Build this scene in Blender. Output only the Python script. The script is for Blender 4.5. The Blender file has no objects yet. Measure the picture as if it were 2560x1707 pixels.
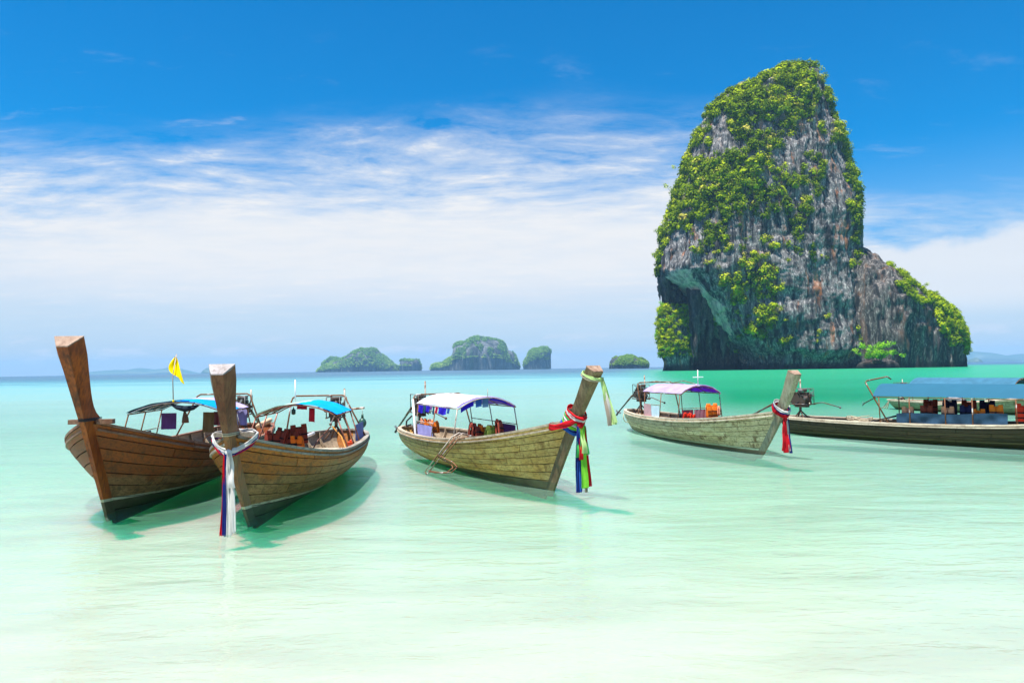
import bpy, math, random
import numpy as np
from mathutils import Vector, Matrix, Euler

sc = bpy.context.scene
col = sc.collection
R = math.radians
rng = random.Random(7)
nr = np.random.default_rng(11)

# ---------------------------------------------------------------- camera, sky, sun, exposure
CAM_H = 2.8
FPX, IMW, IMH = 1778.0, 2560.0, 1707.0          # focal length and frame in photo pixels
PITCH, ROLL = 0.0385, -0.0145
cam_d = bpy.data.cameras.new('camera')
cam_d.sensor_width = 36.0
cam_d.lens = 36.0 * FPX / IMW
cam_d.clip_start = 0.1
cam_d.clip_end = 60000.0
cam = bpy.data.objects.new('camera', cam_d)
col.objects.link(cam)
cam.matrix_world = (Matrix.Translation((0, 0, CAM_H)) @ Matrix.Rotation(math.pi / 2 + PITCH, 4, 'X')
                    @ Matrix.Rotation(ROLL, 4, 'Z'))
sc.camera = cam

SUN_ELEV = 74.0
SUN_DIR = Vector((-0.55, -0.6, 0)).normalized() * math.cos(R(SUN_ELEV)) + Vector((0, 0, math.sin(R(SUN_ELEV))))
sun_d = bpy.data.lights.new('sun', 'SUN')
sun_d.energy = 5.0
sun_d.angle = R(0.5)
sun_d.color = (1.0, 0.96, 0.89)
sun = bpy.data.objects.new('sun', sun_d)
col.objects.link(sun)
sun.rotation_euler = SUN_DIR.to_track_quat('Z', 'Y').to_euler()

sc.view_settings.view_transform = 'Standard'
sc.view_settings.look = 'None'
sc.view_settings.gamma = 1.0
sc.view_settings.use_curve_mapping = False
sc.view_settings.exposure = 1.05

sc.render.engine = 'CYCLES'
sc.cycles.max_bounces = 6
sc.cycles.diffuse_bounces = 3
sc.cycles.glossy_bounces = 3
sc.cycles.transmission_bounces = 4
sc.cycles.transparent_max_bounces = 12
sc.cycles.volume_bounces = 0
sc.cycles.caustics_reflective = False
sc.cycles.caustics_refractive = False
sc.cycles.sample_clamp_indirect = 4.0
sc.cycles.use_denoising = True


def lin(r, g, b):
    def f(c):
        c /= 255.0
        return c / 12.92 if c <= 0.04045 else ((c + 0.055) / 1.055) ** 2.4
    return (f(r), f(g), f(b), 1.0)


def rgba(c):
    return tuple(c) + (1.0,) if len(c) == 3 else tuple(c)


class NT:
    """small helper to write node trees"""
    def __init__(self, tree):
        self.t = tree
        tree.nodes.clear()

    def n(self, kind, ins=None, **props):
        nd = self.t.nodes.new(kind)
        for k, v in props.items():
            setattr(nd, k, v)
        for k, v in (ins or {}).items():
            self.set(nd.inputs[k], v)
        return nd

    def set(self, sock, v):
        if isinstance(v, bpy.types.NodeSocket):
            self.t.links.new(v, sock)
        elif isinstance(v, bpy.types.Node):
            self.t.links.new(v.outputs[0], sock)
        else:
            if sock.type == 'RGBA' and len(v) == 3:
                v = rgba(v)
            sock.default_value = v

    def math(self, op, a, b=0.0, c=0.0, clamp=False):
        nd = self.t.nodes.new('ShaderNodeMath')
        nd.operation = op
        nd.use_clamp = clamp
        for i, v in enumerate((a, b, c)):
            self.set(nd.inputs[i], v)
        return nd.outputs[0]

    def vmath(self, op, a, b=(0, 0, 0)):
        nd = self.t.nodes.new('ShaderNodeVectorMath')
        nd.operation = op
        self.set(nd.inputs[0], a)
        self.set(nd.inputs[1], b)
        return nd.outputs['Value'] if op in ('LENGTH', 'DOT_PRODUCT') else nd.outputs[0]

    def mix(self, f, a, b, blend='MIX'):
        nd = self.t.nodes.new('ShaderNodeMix')
        nd.data_type = 'RGBA'
        nd.blend_type = blend
        self.set(nd.inputs[0], f)
        self.set(nd.inputs[6], a)
        self.set(nd.inputs[7], b)
        return nd.outputs[2]

    def rng(self, v, a, b, c=0.0, d=1.0, smooth=True):
        nd = self.t.nodes.new('ShaderNodeMapRange')
        nd.interpolation_type = 'SMOOTHSTEP' if smooth else 'LINEAR'
        nd.clamp = True
        for i, x in enumerate((v, a, b, c, d)):
            self.set(nd.inputs[i], x)
        return nd.outputs[0]

    def noise(self, vec, scale, detail=4.0, rough=0.55, dist=0.0, color=False):
        nd = self.n('ShaderNodeTexNoise', {'Vector': vec, 'Scale': scale, 'Detail': detail,
                                           'Roughness': rough, 'Distortion': dist})
        return nd.outputs[1 if color else 0]

    def mapping(self, vec, scale=(1, 1, 1), rot=(0, 0, 0), loc=(0, 0, 0)):
        return self.n('ShaderNodeMapping', {'Vector': vec, 'Scale': scale, 'Rotation': rot, 'Location': loc}).outputs[0]

    def ramp(self, f, stops, interp='LINEAR'):
        nd = self.t.nodes.new('ShaderNodeValToRGB')
        nd.color_ramp.interpolation = interp
        el = nd.color_ramp.elements
        while len(el) < len(stops):
            el.new(0.5)
        for e, (p, c) in zip(el, stops):
            e.position = p
            e.color = rgba(c) if not isinstance(c, (int, float)) else (c, c, c, 1)
        self.set(nd.inputs[0], f)
        return nd.outputs[0]

    def sep(self, v):
        return self.n('ShaderNodeSeparateXYZ', {0: v}).outputs

    def comb(self, x, y, z):
        return self.n('ShaderNodeCombineXYZ', {0: x, 1: y, 2: z}).outputs[0]

    def bump(self, h, strength=0.3, dist=0.05, normal=None):
        ins = {'Height': h, 'Strength': strength, 'Distance': dist}
        if normal is not None:
            ins['Normal'] = normal
        return self.n('ShaderNodeBump', ins).outputs[0]


# ---- sky: Nishita with a bank of high cloud
world = bpy.data.worlds.new('World')
sc.world = world
world.use_nodes = True
w = NT(world.node_tree)
SKY_STRENGTH = 0.082
sky = w.n('ShaderNodeTexSky', sky_type='NISHITA', sun_disc=False, sun_elevation=R(SUN_ELEV),
          sun_rotation=math.atan2(SUN_DIR.x, SUN_DIR.y), air_density=1.0, dust_density=0.4, ozone_density=4.0, altitude=0.0)
blue = w.n('ShaderNodeHueSaturation', {'Hue': 0.497, 'Saturation': 2.6, 'Value': 1.0, 'Color': sky.outputs[0]}).outputs[0]
gen = w.n('ShaderNodeTexCoord').outputs['Generated']
gx, gy, gz = w.sep(gen)[:3]
hor = w.math('SQRT', w.math('ADD', w.math('MULTIPLY', gx, gx), w.math('MULTIPLY', gy, gy)))
t_el = w.math('DIVIDE', gz, w.math('MAXIMUM', hor, 0.001))               # tangent of the elevation
hx = w.math('DIVIDE', gx, w.math('MAXIMUM', hor, 0.001))
zc = w.math('ADD', w.math('MAXIMUM', gz, 0.0), 0.09)
plane = w.comb(w.math('DIVIDE', gx, zc), w.math('DIVIDE', gy, zc), 0.0)  # the cloud layer seen in perspective
wisp_v = w.mapping(plane, scale=(0.9, 1.7, 1.0), rot=(0, 0, R(-33)))
warp = w.noise(plane, 0.8, 3.0, 0.5, color=True)
wisp_v = w.vmath('ADD', wisp_v, w.vmath('MULTIPLY', warp, (0.7, 0.7, 0.0)))
wisp = w.noise(wisp_v, 3.2, 10.0, 0.66)
soft = w.noise(plane, 0.75, 4.0, 0.5)
right = w.rng(hx, 0.26, 0.5)
top = w.math('SUBTRACT', 0.392, w.math('MULTIPLY', right, 0.17))
top = w.math('SUBTRACT', top, w.math('MULTIPLY', w.rng(hx, -0.22, -0.56), 0.055))
edge = w.math('ADD', top, w.math('MULTIPLY', w.math('SUBTRACT', soft, 0.5), 0.20))
base = w.rng(t_el, edge, w.math('SUBTRACT', edge, 0.21))                  # 0 above the edge, 1 well under it
amp = w.math('ADD', w.math('MULTIPLY', base, w.math('SUBTRACT', 1.0, base)), w.math('MULTIPLY', base, 0.055))
dens = w.math('ADD', base, w.math('MULTIPLY', w.math('MULTIPLY', w.math('SUBTRACT', wisp, 0.5), 8.0), amp))
thin = w.math('MULTIPLY', w.rng(wisp, 0.56, 0.8), w.rng(t_el, 0.5, 0.3, 0.0, 0.35))
dens = w.math('ADD', dens, w.math('MULTIPLY', thin, w.rng(hx, 0.9, 0.0)))
low = w.rng(w.math('ADD', t_el, w.math('MULTIPLY', w.math('SUBTRACT', soft, 0.5), 0.05)), 0.025, 0.145)
dens = w.math('MULTIPLY', dens, w.math('ADD', 0.30, w.math('MULTIPLY', low, 0.67)), clamp=True)
bank_top = w.math('ADD', 0.165, w.math('MULTIPLY', w.math('SUBTRACT', w.noise(w.comb(w.math('MULTIPLY', w.math('ARCTAN2', gx, gy), 9.0), w.math('MULTIPLY', t_el, 14.0), 0.0), 1.0, 6.0, 0.55), 0.5), 0.10))
bank = w.math('MULTIPLY', w.rng(t_el, bank_top, w.math('SUBTRACT', bank_top, 0.03)), w.math('MULTIPLY', w.rng(t_el, 0.025, 0.085), w.rng(hx, 0.30, 0.46, 0.0, 0.9)))
dens = w.math('MAXIMUM', dens, bank)
# small heaps of cloud low over the horizon
az = w.math('ARCTAN2', gx, gy)
puff_v = w.comb(w.math('MULTIPLY', az, 16.0), w.math('MULTIPLY', t_el, 55.0), 3.1)
puff = w.rng(w.noise(puff_v, 1.0, 5.0, 0.55), 0.53, 0.64)
puff = w.math('MULTIPLY', puff, w.math('MULTIPLY', w.rng(t_el, 0.008, 0.02), w.rng(t_el, 0.055, 0.035)))
cl_grey = w.noise(w.mapping(plane, scale=(0.25, 0.9, 1)), 1.2, 4.0)
cloud_c = w.mix(cl_grey, (5.0, 5.1, 5.3), (5.7, 5.6, 5.45))
haze_c = (2.9, 3.5, 4.6)
lowsky = w.mix(w.rng(t_el, 0.30, 0.02, 0.0, 0.8), blue, haze_c)
skyc = w.mix(dens, lowsky, cloud_c)
skyc = w.mix(w.math('MULTIPLY', puff, 0.75), skyc, (4.8, 4.95, 5.25))
w.t.links.new(w.n('ShaderNodeBackground', {'Color': skyc, 'Strength': SKY_STRENGTH}).outputs[0],
              w.n('ShaderNodeOutputWorld').inputs[0])


# ---------------------------------------------------------------- mesh and object helpers
class MB:
    """collects shapes, links them as one mesh object"""
    def __init__(self):
        self.v, self.f, self.s = [], [], []

    def add(self, verts, faces, smooth=False):
        o = len(self.v)
        self.v += [tuple(map(float, p)) for p in verts]
        for f in faces:
            self.f.append(tuple(i + o for i in f))
            self.s.append(smooth)
        return self

    def box(self, c, size, M=None):
        hx_, hy_, hz_ = (x / 2 for x in size)
        vs = [Vector((sx * hx_, sy * hy_, sz * hz_)) for sx in (-1, 1) for sy in (-1, 1) for sz in (-1, 1)]
        if M is not None:
            vs = [M @ v for v in vs]
        vs = [v + Vector(c) for v in vs]
        return self.add(vs, [(0, 1, 3, 2), (4, 6, 7, 5), (0, 4, 5, 1), (2, 3, 7, 6), (0, 2, 6, 4), (1, 5, 7, 3)])

    def beam(self, a, b, wd, ht, up=(0, 0, 1)):
        a, b = Vector(a), Vector(b)
        d = (b - a).normalized()
        u = Vector(up)
        sd = d.cross(u)
        if sd.length < 1e-4:
            sd = d.cross(Vector((1, 0, 0)))
        sd.normalize()
        u = sd.cross(d)
        vs = [p + sd * (wd / 2 * i) + u * (ht / 2 * j) for p in (a, b) for i, j in ((-1, -1), (1, -1), (1, 1), (-1, 1))]
        return self.add(vs, [(3, 2, 1, 0), (4, 5, 6, 7), (0, 1, 5, 4), (1, 2, 6, 5), (2, 3, 7, 6), (3, 0, 4, 7)])

    def tube(self, pts, r, n=6, cap=True):
        pts = [Vector(p) for p in pts]
        rs = r if isinstance(r, (list, tuple)) else [r] * len(pts)
        rings = []
        ref = Vector((0.13, 0.31, 0.94)).normalized()
        for i, p in enumerate(pts):
            d = (pts[min(i + 1, len(pts) - 1)] - pts[max(i - 1, 0)]).normalized()
            a = d.cross(ref)
            if a.length < 0.05:
                a = d.cross(Vector((1, 0, 0)))
            a.normalize()
            b = d.cross(a)
            ref = a.cross(d).normalized() if False else ref
            rings.append([p + (a * math.cos(k * 2 * math.pi / n) + b * math.sin(k * 2 * math.pi / n)) * rs[i] for k in range(n)])
        fs = []
        for i in range(len(pts) - 1):
            for k in range(n):
                fs.append((i * n + k, i * n + (k + 1) % n, (i + 1) * n + (k + 1) % n, (i + 1) * n + k))
        self.add([v for ring in rings for v in ring], fs, True)
        if cap:
            o = len(self.v) - len(pts) * n
            self.f.append(tuple(o + k for k in range(n))[::-1])
            self.f.append(tuple(o + (len(pts) - 1) * n + k for k in range(n)))
            self.s += [False, False]
        return self

    def cyl(self, a, b, r, n=12):
        return self.tube([a, b], r, n)

    def ball(self, c, r, n=10, m=6, sc_=(1, 1, 1)):
        vs, fs = [], []
        for i in range(m + 1):
            th = math.pi * i / m
            for k in range(n):
                ph = 2 * math.pi * k / n
                vs.append((c[0] + r * sc_[0] * math.sin(th) * math.cos(ph), c[1] + r * sc_[1] * math.sin(th) * math.sin(ph),
                           c[2] + r * sc_[2] * math.cos(th)))
        for i in range(m):
            for k in range(n):
                fs.append((i * n + k, (i + 1) * n + k, (i + 1) * n + (k + 1) % n, i * n + (k + 1) % n))
        return self.add(vs, fs, True)

    def sheet(self, rows, th=0.0, smooth=True):
        """rows[i][j] points; with th a closed slab of that thickness along the normals"""
        P = np.array([[tuple(p) for p in r] for r in rows], float)
        ni, nj = P.shape[:2]
        fs = [(i * nj + j, i * nj + j + 1, (i + 1) * nj + j + 1, (i + 1) * nj + j) for i in range(ni - 1) for j in range(nj - 1)]
        if th == 0:
            return self.add(P.reshape(-1, 3), fs, smooth)
        du = np.gradient(P, axis=0)
        dv = np.gradient(P, axis=1)
        nn = np.cross(du, dv)
        nn /= np.maximum(np.linalg.norm(nn, axis=2, keepdims=True), 1e-9)
        Q = P - nn * th
        m = ni * nj
        fs2 = [tuple(i + m for i in f[::-1]) for f in fs]
        border = [i * nj for i in range(ni)] + [(ni - 1) * nj + j for j in range(1, nj)] + \
                 [i * nj + nj - 1 for i in range(ni - 2, -1, -1)] + [j for j in range(nj - 2, 0, -1)]
        sd = []
        for k in range(len(border)):
            a, b = border[k], border[(k + 1) % len(border)]
            sd.append((a, b, b + m, a + m))
        PQ = np.concatenate([P.reshape(-1, 3), Q.reshape(-1, 3)])
        self.add(PQ, fs + fs2, smooth)
        rim = {}
        for f in sd:                                    # the rim has its own vertices, so that its edge stays crisp
            for i in f:
                rim.setdefault(i, len(rim))
        self.add([PQ[i] for i in rim], [tuple(rim[i] for i in f) for f in sd], False)
        return self

    def prism(self, poly, axis_fn):
        """poly: closed outline points; axis_fn(p, side) -> 3d"""
        n = len(poly)
        vs = [axis_fn(p, 0) for p in poly] + [axis_fn(p, 1) for p in poly]
        fs = [tuple(range(n))[::-1], tuple(range(n, 2 * n))] + [(i, (i + 1) % n, (i + 1) % n + n, i + n) for i in range(n)]
        return self.add(vs, fs)

    def mesh(self, name, mat):
        me = bpy.data.meshes.new(name)
        me.from_pydata(self.v, [], self.f)
        me.polygons.foreach_set('use_smooth', self.s)
        if mat is not None:
            me.materials.append(mat)
        me.update()
        return me

    def build(self, name, mat, parent=None):
        return link(name, self.mesh(name, mat), parent)


def link(name, data, parent=None):
    o = bpy.data.objects.new(name, data)
    col.objects.link(o)
    if parent is not None:
        o.parent = parent
    return o


def tag(o, label=None, cat=None, group=None, kind=None):
    if label:
        o['label'] = label
    if cat:
        o['category'] = cat
    if group:
        o['group'] = group
    if kind:
        o['kind'] = kind
    return o


def thing(name, label, cat, loc=(0, 0, 0), rz=0.0, group=None, rot=None):
    o = bpy.data.objects.new(name, None)
    o.empty_display_size = 0.2
    col.objects.link(o)
    o.location = loc
    o.rotation_euler = rot if rot is not None else (0, 0, rz)
    return tag(o, label, cat, group)


def copy_tree(o, parent=None):
    c = o.copy()
    col.objects.link(c)
    if parent is not None:
        c.parent = parent
    for ch in list(o.children):
        copy_tree(ch, c)
    return c


MATS = {}


def mat(name, fn):
    if name not in MATS:
        m = bpy.data.materials.new(name)
        m.use_nodes = True
        t = NT(m.node_tree)
        out = t.n('ShaderNodeOutputMaterial')
        fn(t, out)
        MATS[name] = m
    return MATS[name]


def surf(t, out, **ins):
    b = t.n('ShaderNodeBsdfPrincipled', ins)
    t.t.links.new(b.outputs[0], out.inputs['Surface'])
    return b


def plain(name, c, rough=0.6, metal=0.0, var=0.18, scale=6.0, trans=0.0):
    """a plain coloured material with uneven wear"""
    def fn(t, out):
        co = t.n('ShaderNodeTexCoord').outputs['Object']
        nz = t.noise(co, scale, 5.0, 0.6)
        rnd = t.n('ShaderNodeObjectInfo').outputs['Random']
        k = t.math('ADD', t.rng(nz, 0.25, 0.75, 1.0 - var, 1.0 + var), t.math('MULTIPLY', t.math('SUBTRACT', rnd, 0.5), var))
        cc = t.vmath('SCALE', rgba(c)[:3])
        cc.node.inputs['Scale'].default_value = 1.0
        t.t.links.new(k, cc.node.inputs['Scale'])
        b = surf(t, out, **{'Base Color': cc, 'Roughness': rough, 'Metallic': metal, 'Specular IOR Level': 0.12 if rough > 0.7 else 0.4,
                            'Normal': t.bump(nz, 0.15, 0.02)})
        if trans:
            tr = t.n('ShaderNodeBsdfTranslucent', {'Color': cc})
            mx = t.n('ShaderNodeMixShader', {0: trans})
            t.t.links.new(b.outputs[0], mx.inputs[1])
            t.t.links.new(tr.outputs[0], mx.inputs[2])
            t.t.links.new(mx.outputs[0], out.inputs['Surface'])
    return mat(name, fn)


def rusty(name, paint, rust=(0.16, 0.06, 0.02), amount=0.5):
    def fn(t, out):
        co = t.n('ShaderNodeTexCoord').outputs['Object']
        m1 = t.rng(t.noise(co, 3.0, 6.0, 0.65), amount + 0.06, amount - 0.06)
        c = t.mix(m1, rust, paint)
        surf(t, out, **{'Base Color': c, 'Roughness': t.rng(m1, 0, 1, 0.8, 0.4), 'Metallic': 0.0})
    return mat(name, fn)


def wood(name, c_a, c_b, c_dark, upper=None, upper_h=0.9, stripe=None, bottom=None, slope=0.05, grain_ax='x', rough=0.6, blotch=0.5):
    """weathered boards; upper = varnish kept above upper_h; stripe/bottom = painted waterline"""
    def fn(t, out):
        co = t.n('ShaderNodeTexCoord').outputs['Object']
        x, y, z = t.sep(co)[:3]
        rnd = t.n('ShaderNodeObjectInfo').outputs['Random']
        off = t.comb(t.math('MULTIPLY', rnd, 37.0), t.math('MULTIPLY', rnd, 11.0), 0.0)
        cv = t.vmath('ADD', co, off)
        gs = (1.2, 14, 14) if grain_ax == 'x' else (14, 14, 1.2)
        grain = t.noise(t.mapping(cv, scale=gs), 1.6, 6.0, 0.65, 0.6)
        fine = t.noise(t.mapping(cv, scale=tuple(g * 3 for g in gs)), 2.2, 3.0, 0.6)
        patch = t.noise(t.mapping(cv, scale=(0.8, 1.4, 1.6)), 1.5, 5.0, 0.6)
        c = t.mix(t.rng(patch, 0.35, 0.68), c_a, c_b)
        if upper is not None:
            hh = t.math('SUBTRACT', t.math('SUBTRACT', z, t.math('MULTIPLY', x, slope * 1.6)), upper_h)
            hh = t.math('ADD', hh, t.math('MULTIPLY', t.math('SUBTRACT', patch, 0.5), 1.1))
            c = t.mix(t.rng(hh, -0.12, 0.18), c, upper)
        c = t.mix(t.math('MULTIPLY', t.rng(grain, 0.42, 0.70), 0.72), c, c_dark)
        c = t.mix(t.math('MULTIPLY', t.rng(fine, 0.55, 0.8), 0.35), c, c_dark)
        st = t.noise(t.mapping(cv, scale=(3.0, 3.0, 0.9)), 1.3, 6.0, 0.7)
        c = t.mix(t.math('MULTIPLY', t.rng(st, 0.53, 0.66), blotch), c, c_dark)
        run = t.noise(t.mapping(cv, scale=(9.0, 9.0, 0.8)), 1.0, 4.0, 0.6)            # dirt run down from the rail
        c = t.mix(t.math('MULTIPLY', t.rng(run, 0.56, 0.70), blotch * 0.8), c, c_dark)
        v = t.math('ADD', 0.78, t.math('MULTIPLY', rnd, 0.44))
        sc_n = t.n('ShaderNodeVectorMath', {0: c}, operation='SCALE')
        t.t.links.new(v, sc_n.inputs['Scale'])
        c = sc_n.outputs[0]
        if bottom is not None:
            wl = t.math('SUBTRACT', t.math('SUBTRACT', z, stripe[0]), t.math('MULTIPLY', x, stripe[1]))
            wl = t.math('ADD', wl, t.math('MULTIPLY', t.math('SUBTRACT', st, 0.5), 0.03))
            c = t.mix(t.rng(wl, 0.012, -0.012), c, t.mix(t.rng(patch, 0.3, 0.7), bottom, tuple(q * 1.9 for q in bottom[:3])))
            if stripe[2] is not None:
                band = t.math('MULTIPLY', t.rng(wl, -0.008, 0.004), t.rng(wl, 0.058, 0.046))
                c = t.mix(t.math('MULTIPLY', band, t.rng(grain, 0.75, 0.5)), c, stripe[2])
        hgt = t.math('ADD', t.math('MULTIPLY', grain, 0.6), t.math('MULTIPLY', fine, 0.4))
        surf(t, out, **{'Base Color': c, 'Roughness': rough, 'Normal': t.bump(hgt, 0.35, 0.012),
                        'Specular IOR Level': 0.35})
    return mat(name, fn)


# photo pixel -> point at a given distance from the shore line (used to place the far scenery)
def at_d(px, py, d):
    a, b = px - IMW / 2, py - IMH / 2
    c, s = math.cos(ROLL), math.sin(ROLL)
    qx, qy = c * a + s * b, -s * a + c * b
    r, u = qx / FPX, -qy / FPX
    vy = math.cos(PITCH) - u * math.sin(PITCH)
    vz = math.sin(PITCH) + u * math.cos(PITCH)
    return Vector((r / vy * d, d, CAM_H + vz / vy * d))


# value noise on numpy arrays
def vnoise(P, seed=0):
    P = np.asarray(P, float)
    i = np.floor(P).astype(np.int64)
    f = P - i
    f = f * f * (3 - 2 * f)
    out = np.zeros(len(P))
    for dx in (0, 1):
        for dy in (0, 1):
            for dz in (0, 1):
                h = ((i[:, 0] + dx) * 374761393 + (i[:, 1] + dy) * 668265263 + (i[:, 2] + dz) * 1442695041 + seed * 97531) & 0xffffffff
                h = ((h ^ (h >> 13)) * 1274126177) & 0xffffffff
                h = (h ^ (h >> 16)) & 0xffff
                wgt = (f[:, 0] if dx else 1 - f[:, 0]) * (f[:, 1] if dy else 1 - f[:, 1]) * (f[:, 2] if dz else 1 - f[:, 2])
                out += wgt * h / 65535.0
    return out


def fbm(P, oct_=4, seed=0, gain=0.5):
    a, s, tot = 1.0, np.zeros(len(P)), 0.0
    Q = np.asarray(P, float).copy()
    for k in range(oct_):
        s += a * vnoise(Q, seed + k)
        tot += a
        a *= gain
        Q = Q * 2.03 + 17.3
    return s / tot


# ---------------------------------------------------------------- ground, sea, air
def spaced(a, b, n, p=2.2):
    u = np.linspace(0, 1, n)
    return a + (b - a) * u ** p


def flat_grid(xs, ys, zf):
    X, Y = np.meshgrid(xs, ys)
    P = np.stack([X, Y, zf(X, Y)], -1)
    mb = MB()
    mb.sheet(P, 0, True)
    return mb


xs_ = np.concatenate([-spaced(0, 9800, 34, 3.0)[:0:-1], spaced(0, 9800, 34, 3.0)])
ys_ = np.concatenate([[-60, -30, -10], spaced(0, 9800, 60, 3.0)])


def sand_depth(X, Y):
    d = 0.16 + 0.010 * np.clip(Y, 0, 30) + 0.03 * np.clip(Y - 30, 0, 120)
    return -d


def sand_mat(t, out):
    co = t.n('ShaderNodeTexCoord').outputs['Object']
    a = t.noise(t.mapping(co, scale=(0.25, 0.9, 1), rot=(0, 0, R(12))), 1.0, 6.0, 0.6)
    b = t.noise(co, 30.0, 4.0, 0.7)
    c = t.mix(t.rng(a, 0.38, 0.66), (0.45, 0.43, 0.37), (0.38, 0.365, 0.315))
    c = t.mix(t.math('MULTIPLY', t.rng(b, 0.62, 0.75), 0.25), c, (0.5, 0.48, 0.42))
    b_ = surf(t, out, **{'Base Color': c, 'Roughness': 0.9, 'Normal': t.bump(a, 0.5, 0.05), 'Subsurface Weight': 1.0,
                         'Subsurface Radius': (0.08, 1.0, 0.42), 'Subsurface Scale': 4.0})
    b_.subsurface_method = 'BURLEY'


tag(flat_grid(xs_, ys_, sand_depth).build('sand', mat('white_sand', sand_mat)), kind='structure')


def sea_mat(t, out):
    co = t.n('ShaderNodeTexCoord').outputs['Object']
    x, y, z = t.sep(co)[:3]
    big = t.noise(t.mapping(co, scale=(0.012, 0.03, 1)), 1.0, 4.0, 0.55)
    yy = t.math('MAXIMUM', t.math('ADD', y, 3.0), 1.0)
    yy = t.math('MULTIPLY', yy, t.rng(big, 0.25, 0.75, 0.72, 1.32))
    L = t.math('DIVIDE', t.math('LOGARITHM', yy, 10.0), 4.0)     # 0 at 1 m, .25 at 10 m, .5 at 100 m, .75 at 1 km
    tint = t.ramp(L, [(0.16, (0.87, 0.885, 0.855)), (0.24, (0.87, 0.94, 0.895)), (0.29, (0.80, 0.97, 0.88)),
                      (0.34, (0.72, 0.96, 0.84)), (0.42, (0.62, 0.93, 0.80)), (0.55, (0.25, 0.75, 0.70))])
    milk = t.ramp(L, [(0.18, 0.02), (0.28, 0.10), (0.36, 0.35), (0.45, 0.7), (0.56, 0.97), (0.62, 1.0)])
    scat = t.ramp(L, [(0.25, (0.23, 0.42, 0.32)), (0.36, (0.24, 0.43, 0.35)), (0.46, (0.21, 0.40, 0.345)),
                      (0.55, (0.12, 0.32, 0.32)), (0.61, (0.04, 0.20, 0.24)), (0.67, (0.010, 0.09, 0.15)), (0.9, (0.003, 0.05, 0.11))])
    # the deep green channel at the foot of the limestone stack
    ch = t.math('DIVIDE', t.math('SUBTRACT', x, t.math('ADD', 3.0, t.math('MULTIPLY', y, 0.15))), t.math('ADD', 3.0, t.math('MULTIPLY', y, 0.09)))
    ch = t.math('ADD', ch, t.math('MULTIPLY', t.math('SUBTRACT', big, 0.5), 0.8))
    ch = t.math('MULTIPLY', t.rng(ch, -0.3, 0.9), t.rng(y, 26.0, 60.0))
    ch = t.math('MULTIPLY', ch, t.rng(y, 900.0, 520.0))
    scat = t.mix(ch, scat, (0.0, 0.25, 0.115))
    tint = t.mix(ch, tint, (0.12, 0.80, 0.50))
    mot = t.noise(t.mapping(co, scale=(0.5, 2.2, 1), rot=(0, 0, R(7))), 1.0, 7.0, 0.68, 0.8)
    tint = t.mix(t.math('MULTIPLY', t.rng(mot, 0.42, 0.70), 0.25), tint, (0.93, 0.955, 0.94), 'MULTIPLY')
    # ripples
    r1 = t.noise(t.mapping(co, scale=(0.55, 1.5, 1), rot=(0, 0, R(9))), 1.1, 3.0, 0.55, 0.5)
    r2 = t.noise(t.mapping(co, scale=(0.8, 1.9, 1), rot=(0, 0, R(-13))), 4.2, 3.0, 0.6, 0.6)
    r3 = t.noise(t.mapping(co, scale=(0.10, 0.3, 1), rot=(0, 0, R(4))), 1.0, 3.0, 0.5)
    h = t.math('ADD', t.math('ADD', t.math('MULTIPLY', r1, 0.55), t.math('MULTIPLY', r2, 0.14)), t.math('MULTIPLY', r3, 1.3))
    nrm = t.bump(h, 1.0, t.rng(L, 0.2, 0.45, 0.10, 0.24))
    tr = t.n('ShaderNodeBsdfTransparent', {'Color': tint}).outputs[0]
    df = t.n('ShaderNodeBsdfDiffuse', {'Color': scat}).outputs[0]
    body = t.n('ShaderNodeMixShader', {0: milk, 1: tr, 2: df}).outputs[0]
    gl = t.n('ShaderNodeBsdfGlossy', {'Color': (1, 1, 1, 1), 'Roughness': t.rng(L, 0.25, 0.55, 0.04, 0.22), 'Normal': nrm}).outputs[0]
    fr = t.n('ShaderNodeFresnel', {'IOR': 1.333, 'Normal': nrm}).outputs[0]
    fr = t.math('MULTIPLY', t.math('MINIMUM', fr, 0.5), t.rng(L, 0.25, 0.5, 0.62, 0.7))
    mx = t.n('ShaderNodeMixShader', {0: fr, 1: body, 2: gl}).outputs[0]
    t.t.links.new(mx, out.inputs['Surface'])


tag(flat_grid(xs_, ys_, lambda X, Y: 0 * X).build('sea', mat('clear_sea', sea_mat)), kind='structure')


def haze_mat(t, out):
    v = t.n('ShaderNodeVolumePrincipled', {'Color': (0.32, 0.66, 1.0, 1), 'Density': HAZE_DENSITY, 'Anisotropy': 0.0})
    t.t.links.new(v.outputs[0], out.inputs['Volume'])


HAZE_DENSITY = 0.00011
tag(MB().box((0, 5200, 99), (21600, 10700, 216)).build('haze', mat('sea_air', haze_mat)), kind='stuff')


# ---------------------------------------------------------------- foliage
def leaf_mat(name, dark, mid, bright, dry):
    def fn(t, out):
        at = t.n('ShaderNodeAttribute', attribute_name='tint').outputs['Fac']
        c = t.ramp(at, [(0.0, dark), (0.45, mid), (0.78, bright), (1.0, dry)])
        rnd = t.n('ShaderNodeObjectInfo').outputs['Random']
        c = t.mix(t.math('MULTIPLY', rnd, 0.35), c, mid)
        b = t.n('ShaderNodeBsdfDiffuse', {'Color': c}).outputs[0]
        tr = t.n('ShaderNodeBsdfTranslucent', {'Color': c}).outputs[0]
        m = t.n('ShaderNodeMixShader', {0: 0.22, 1: b, 2: tr}).outputs[0]
        t.t.links.new(m, out.inputs['Surface'])
    return mat(name, fn)


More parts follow.
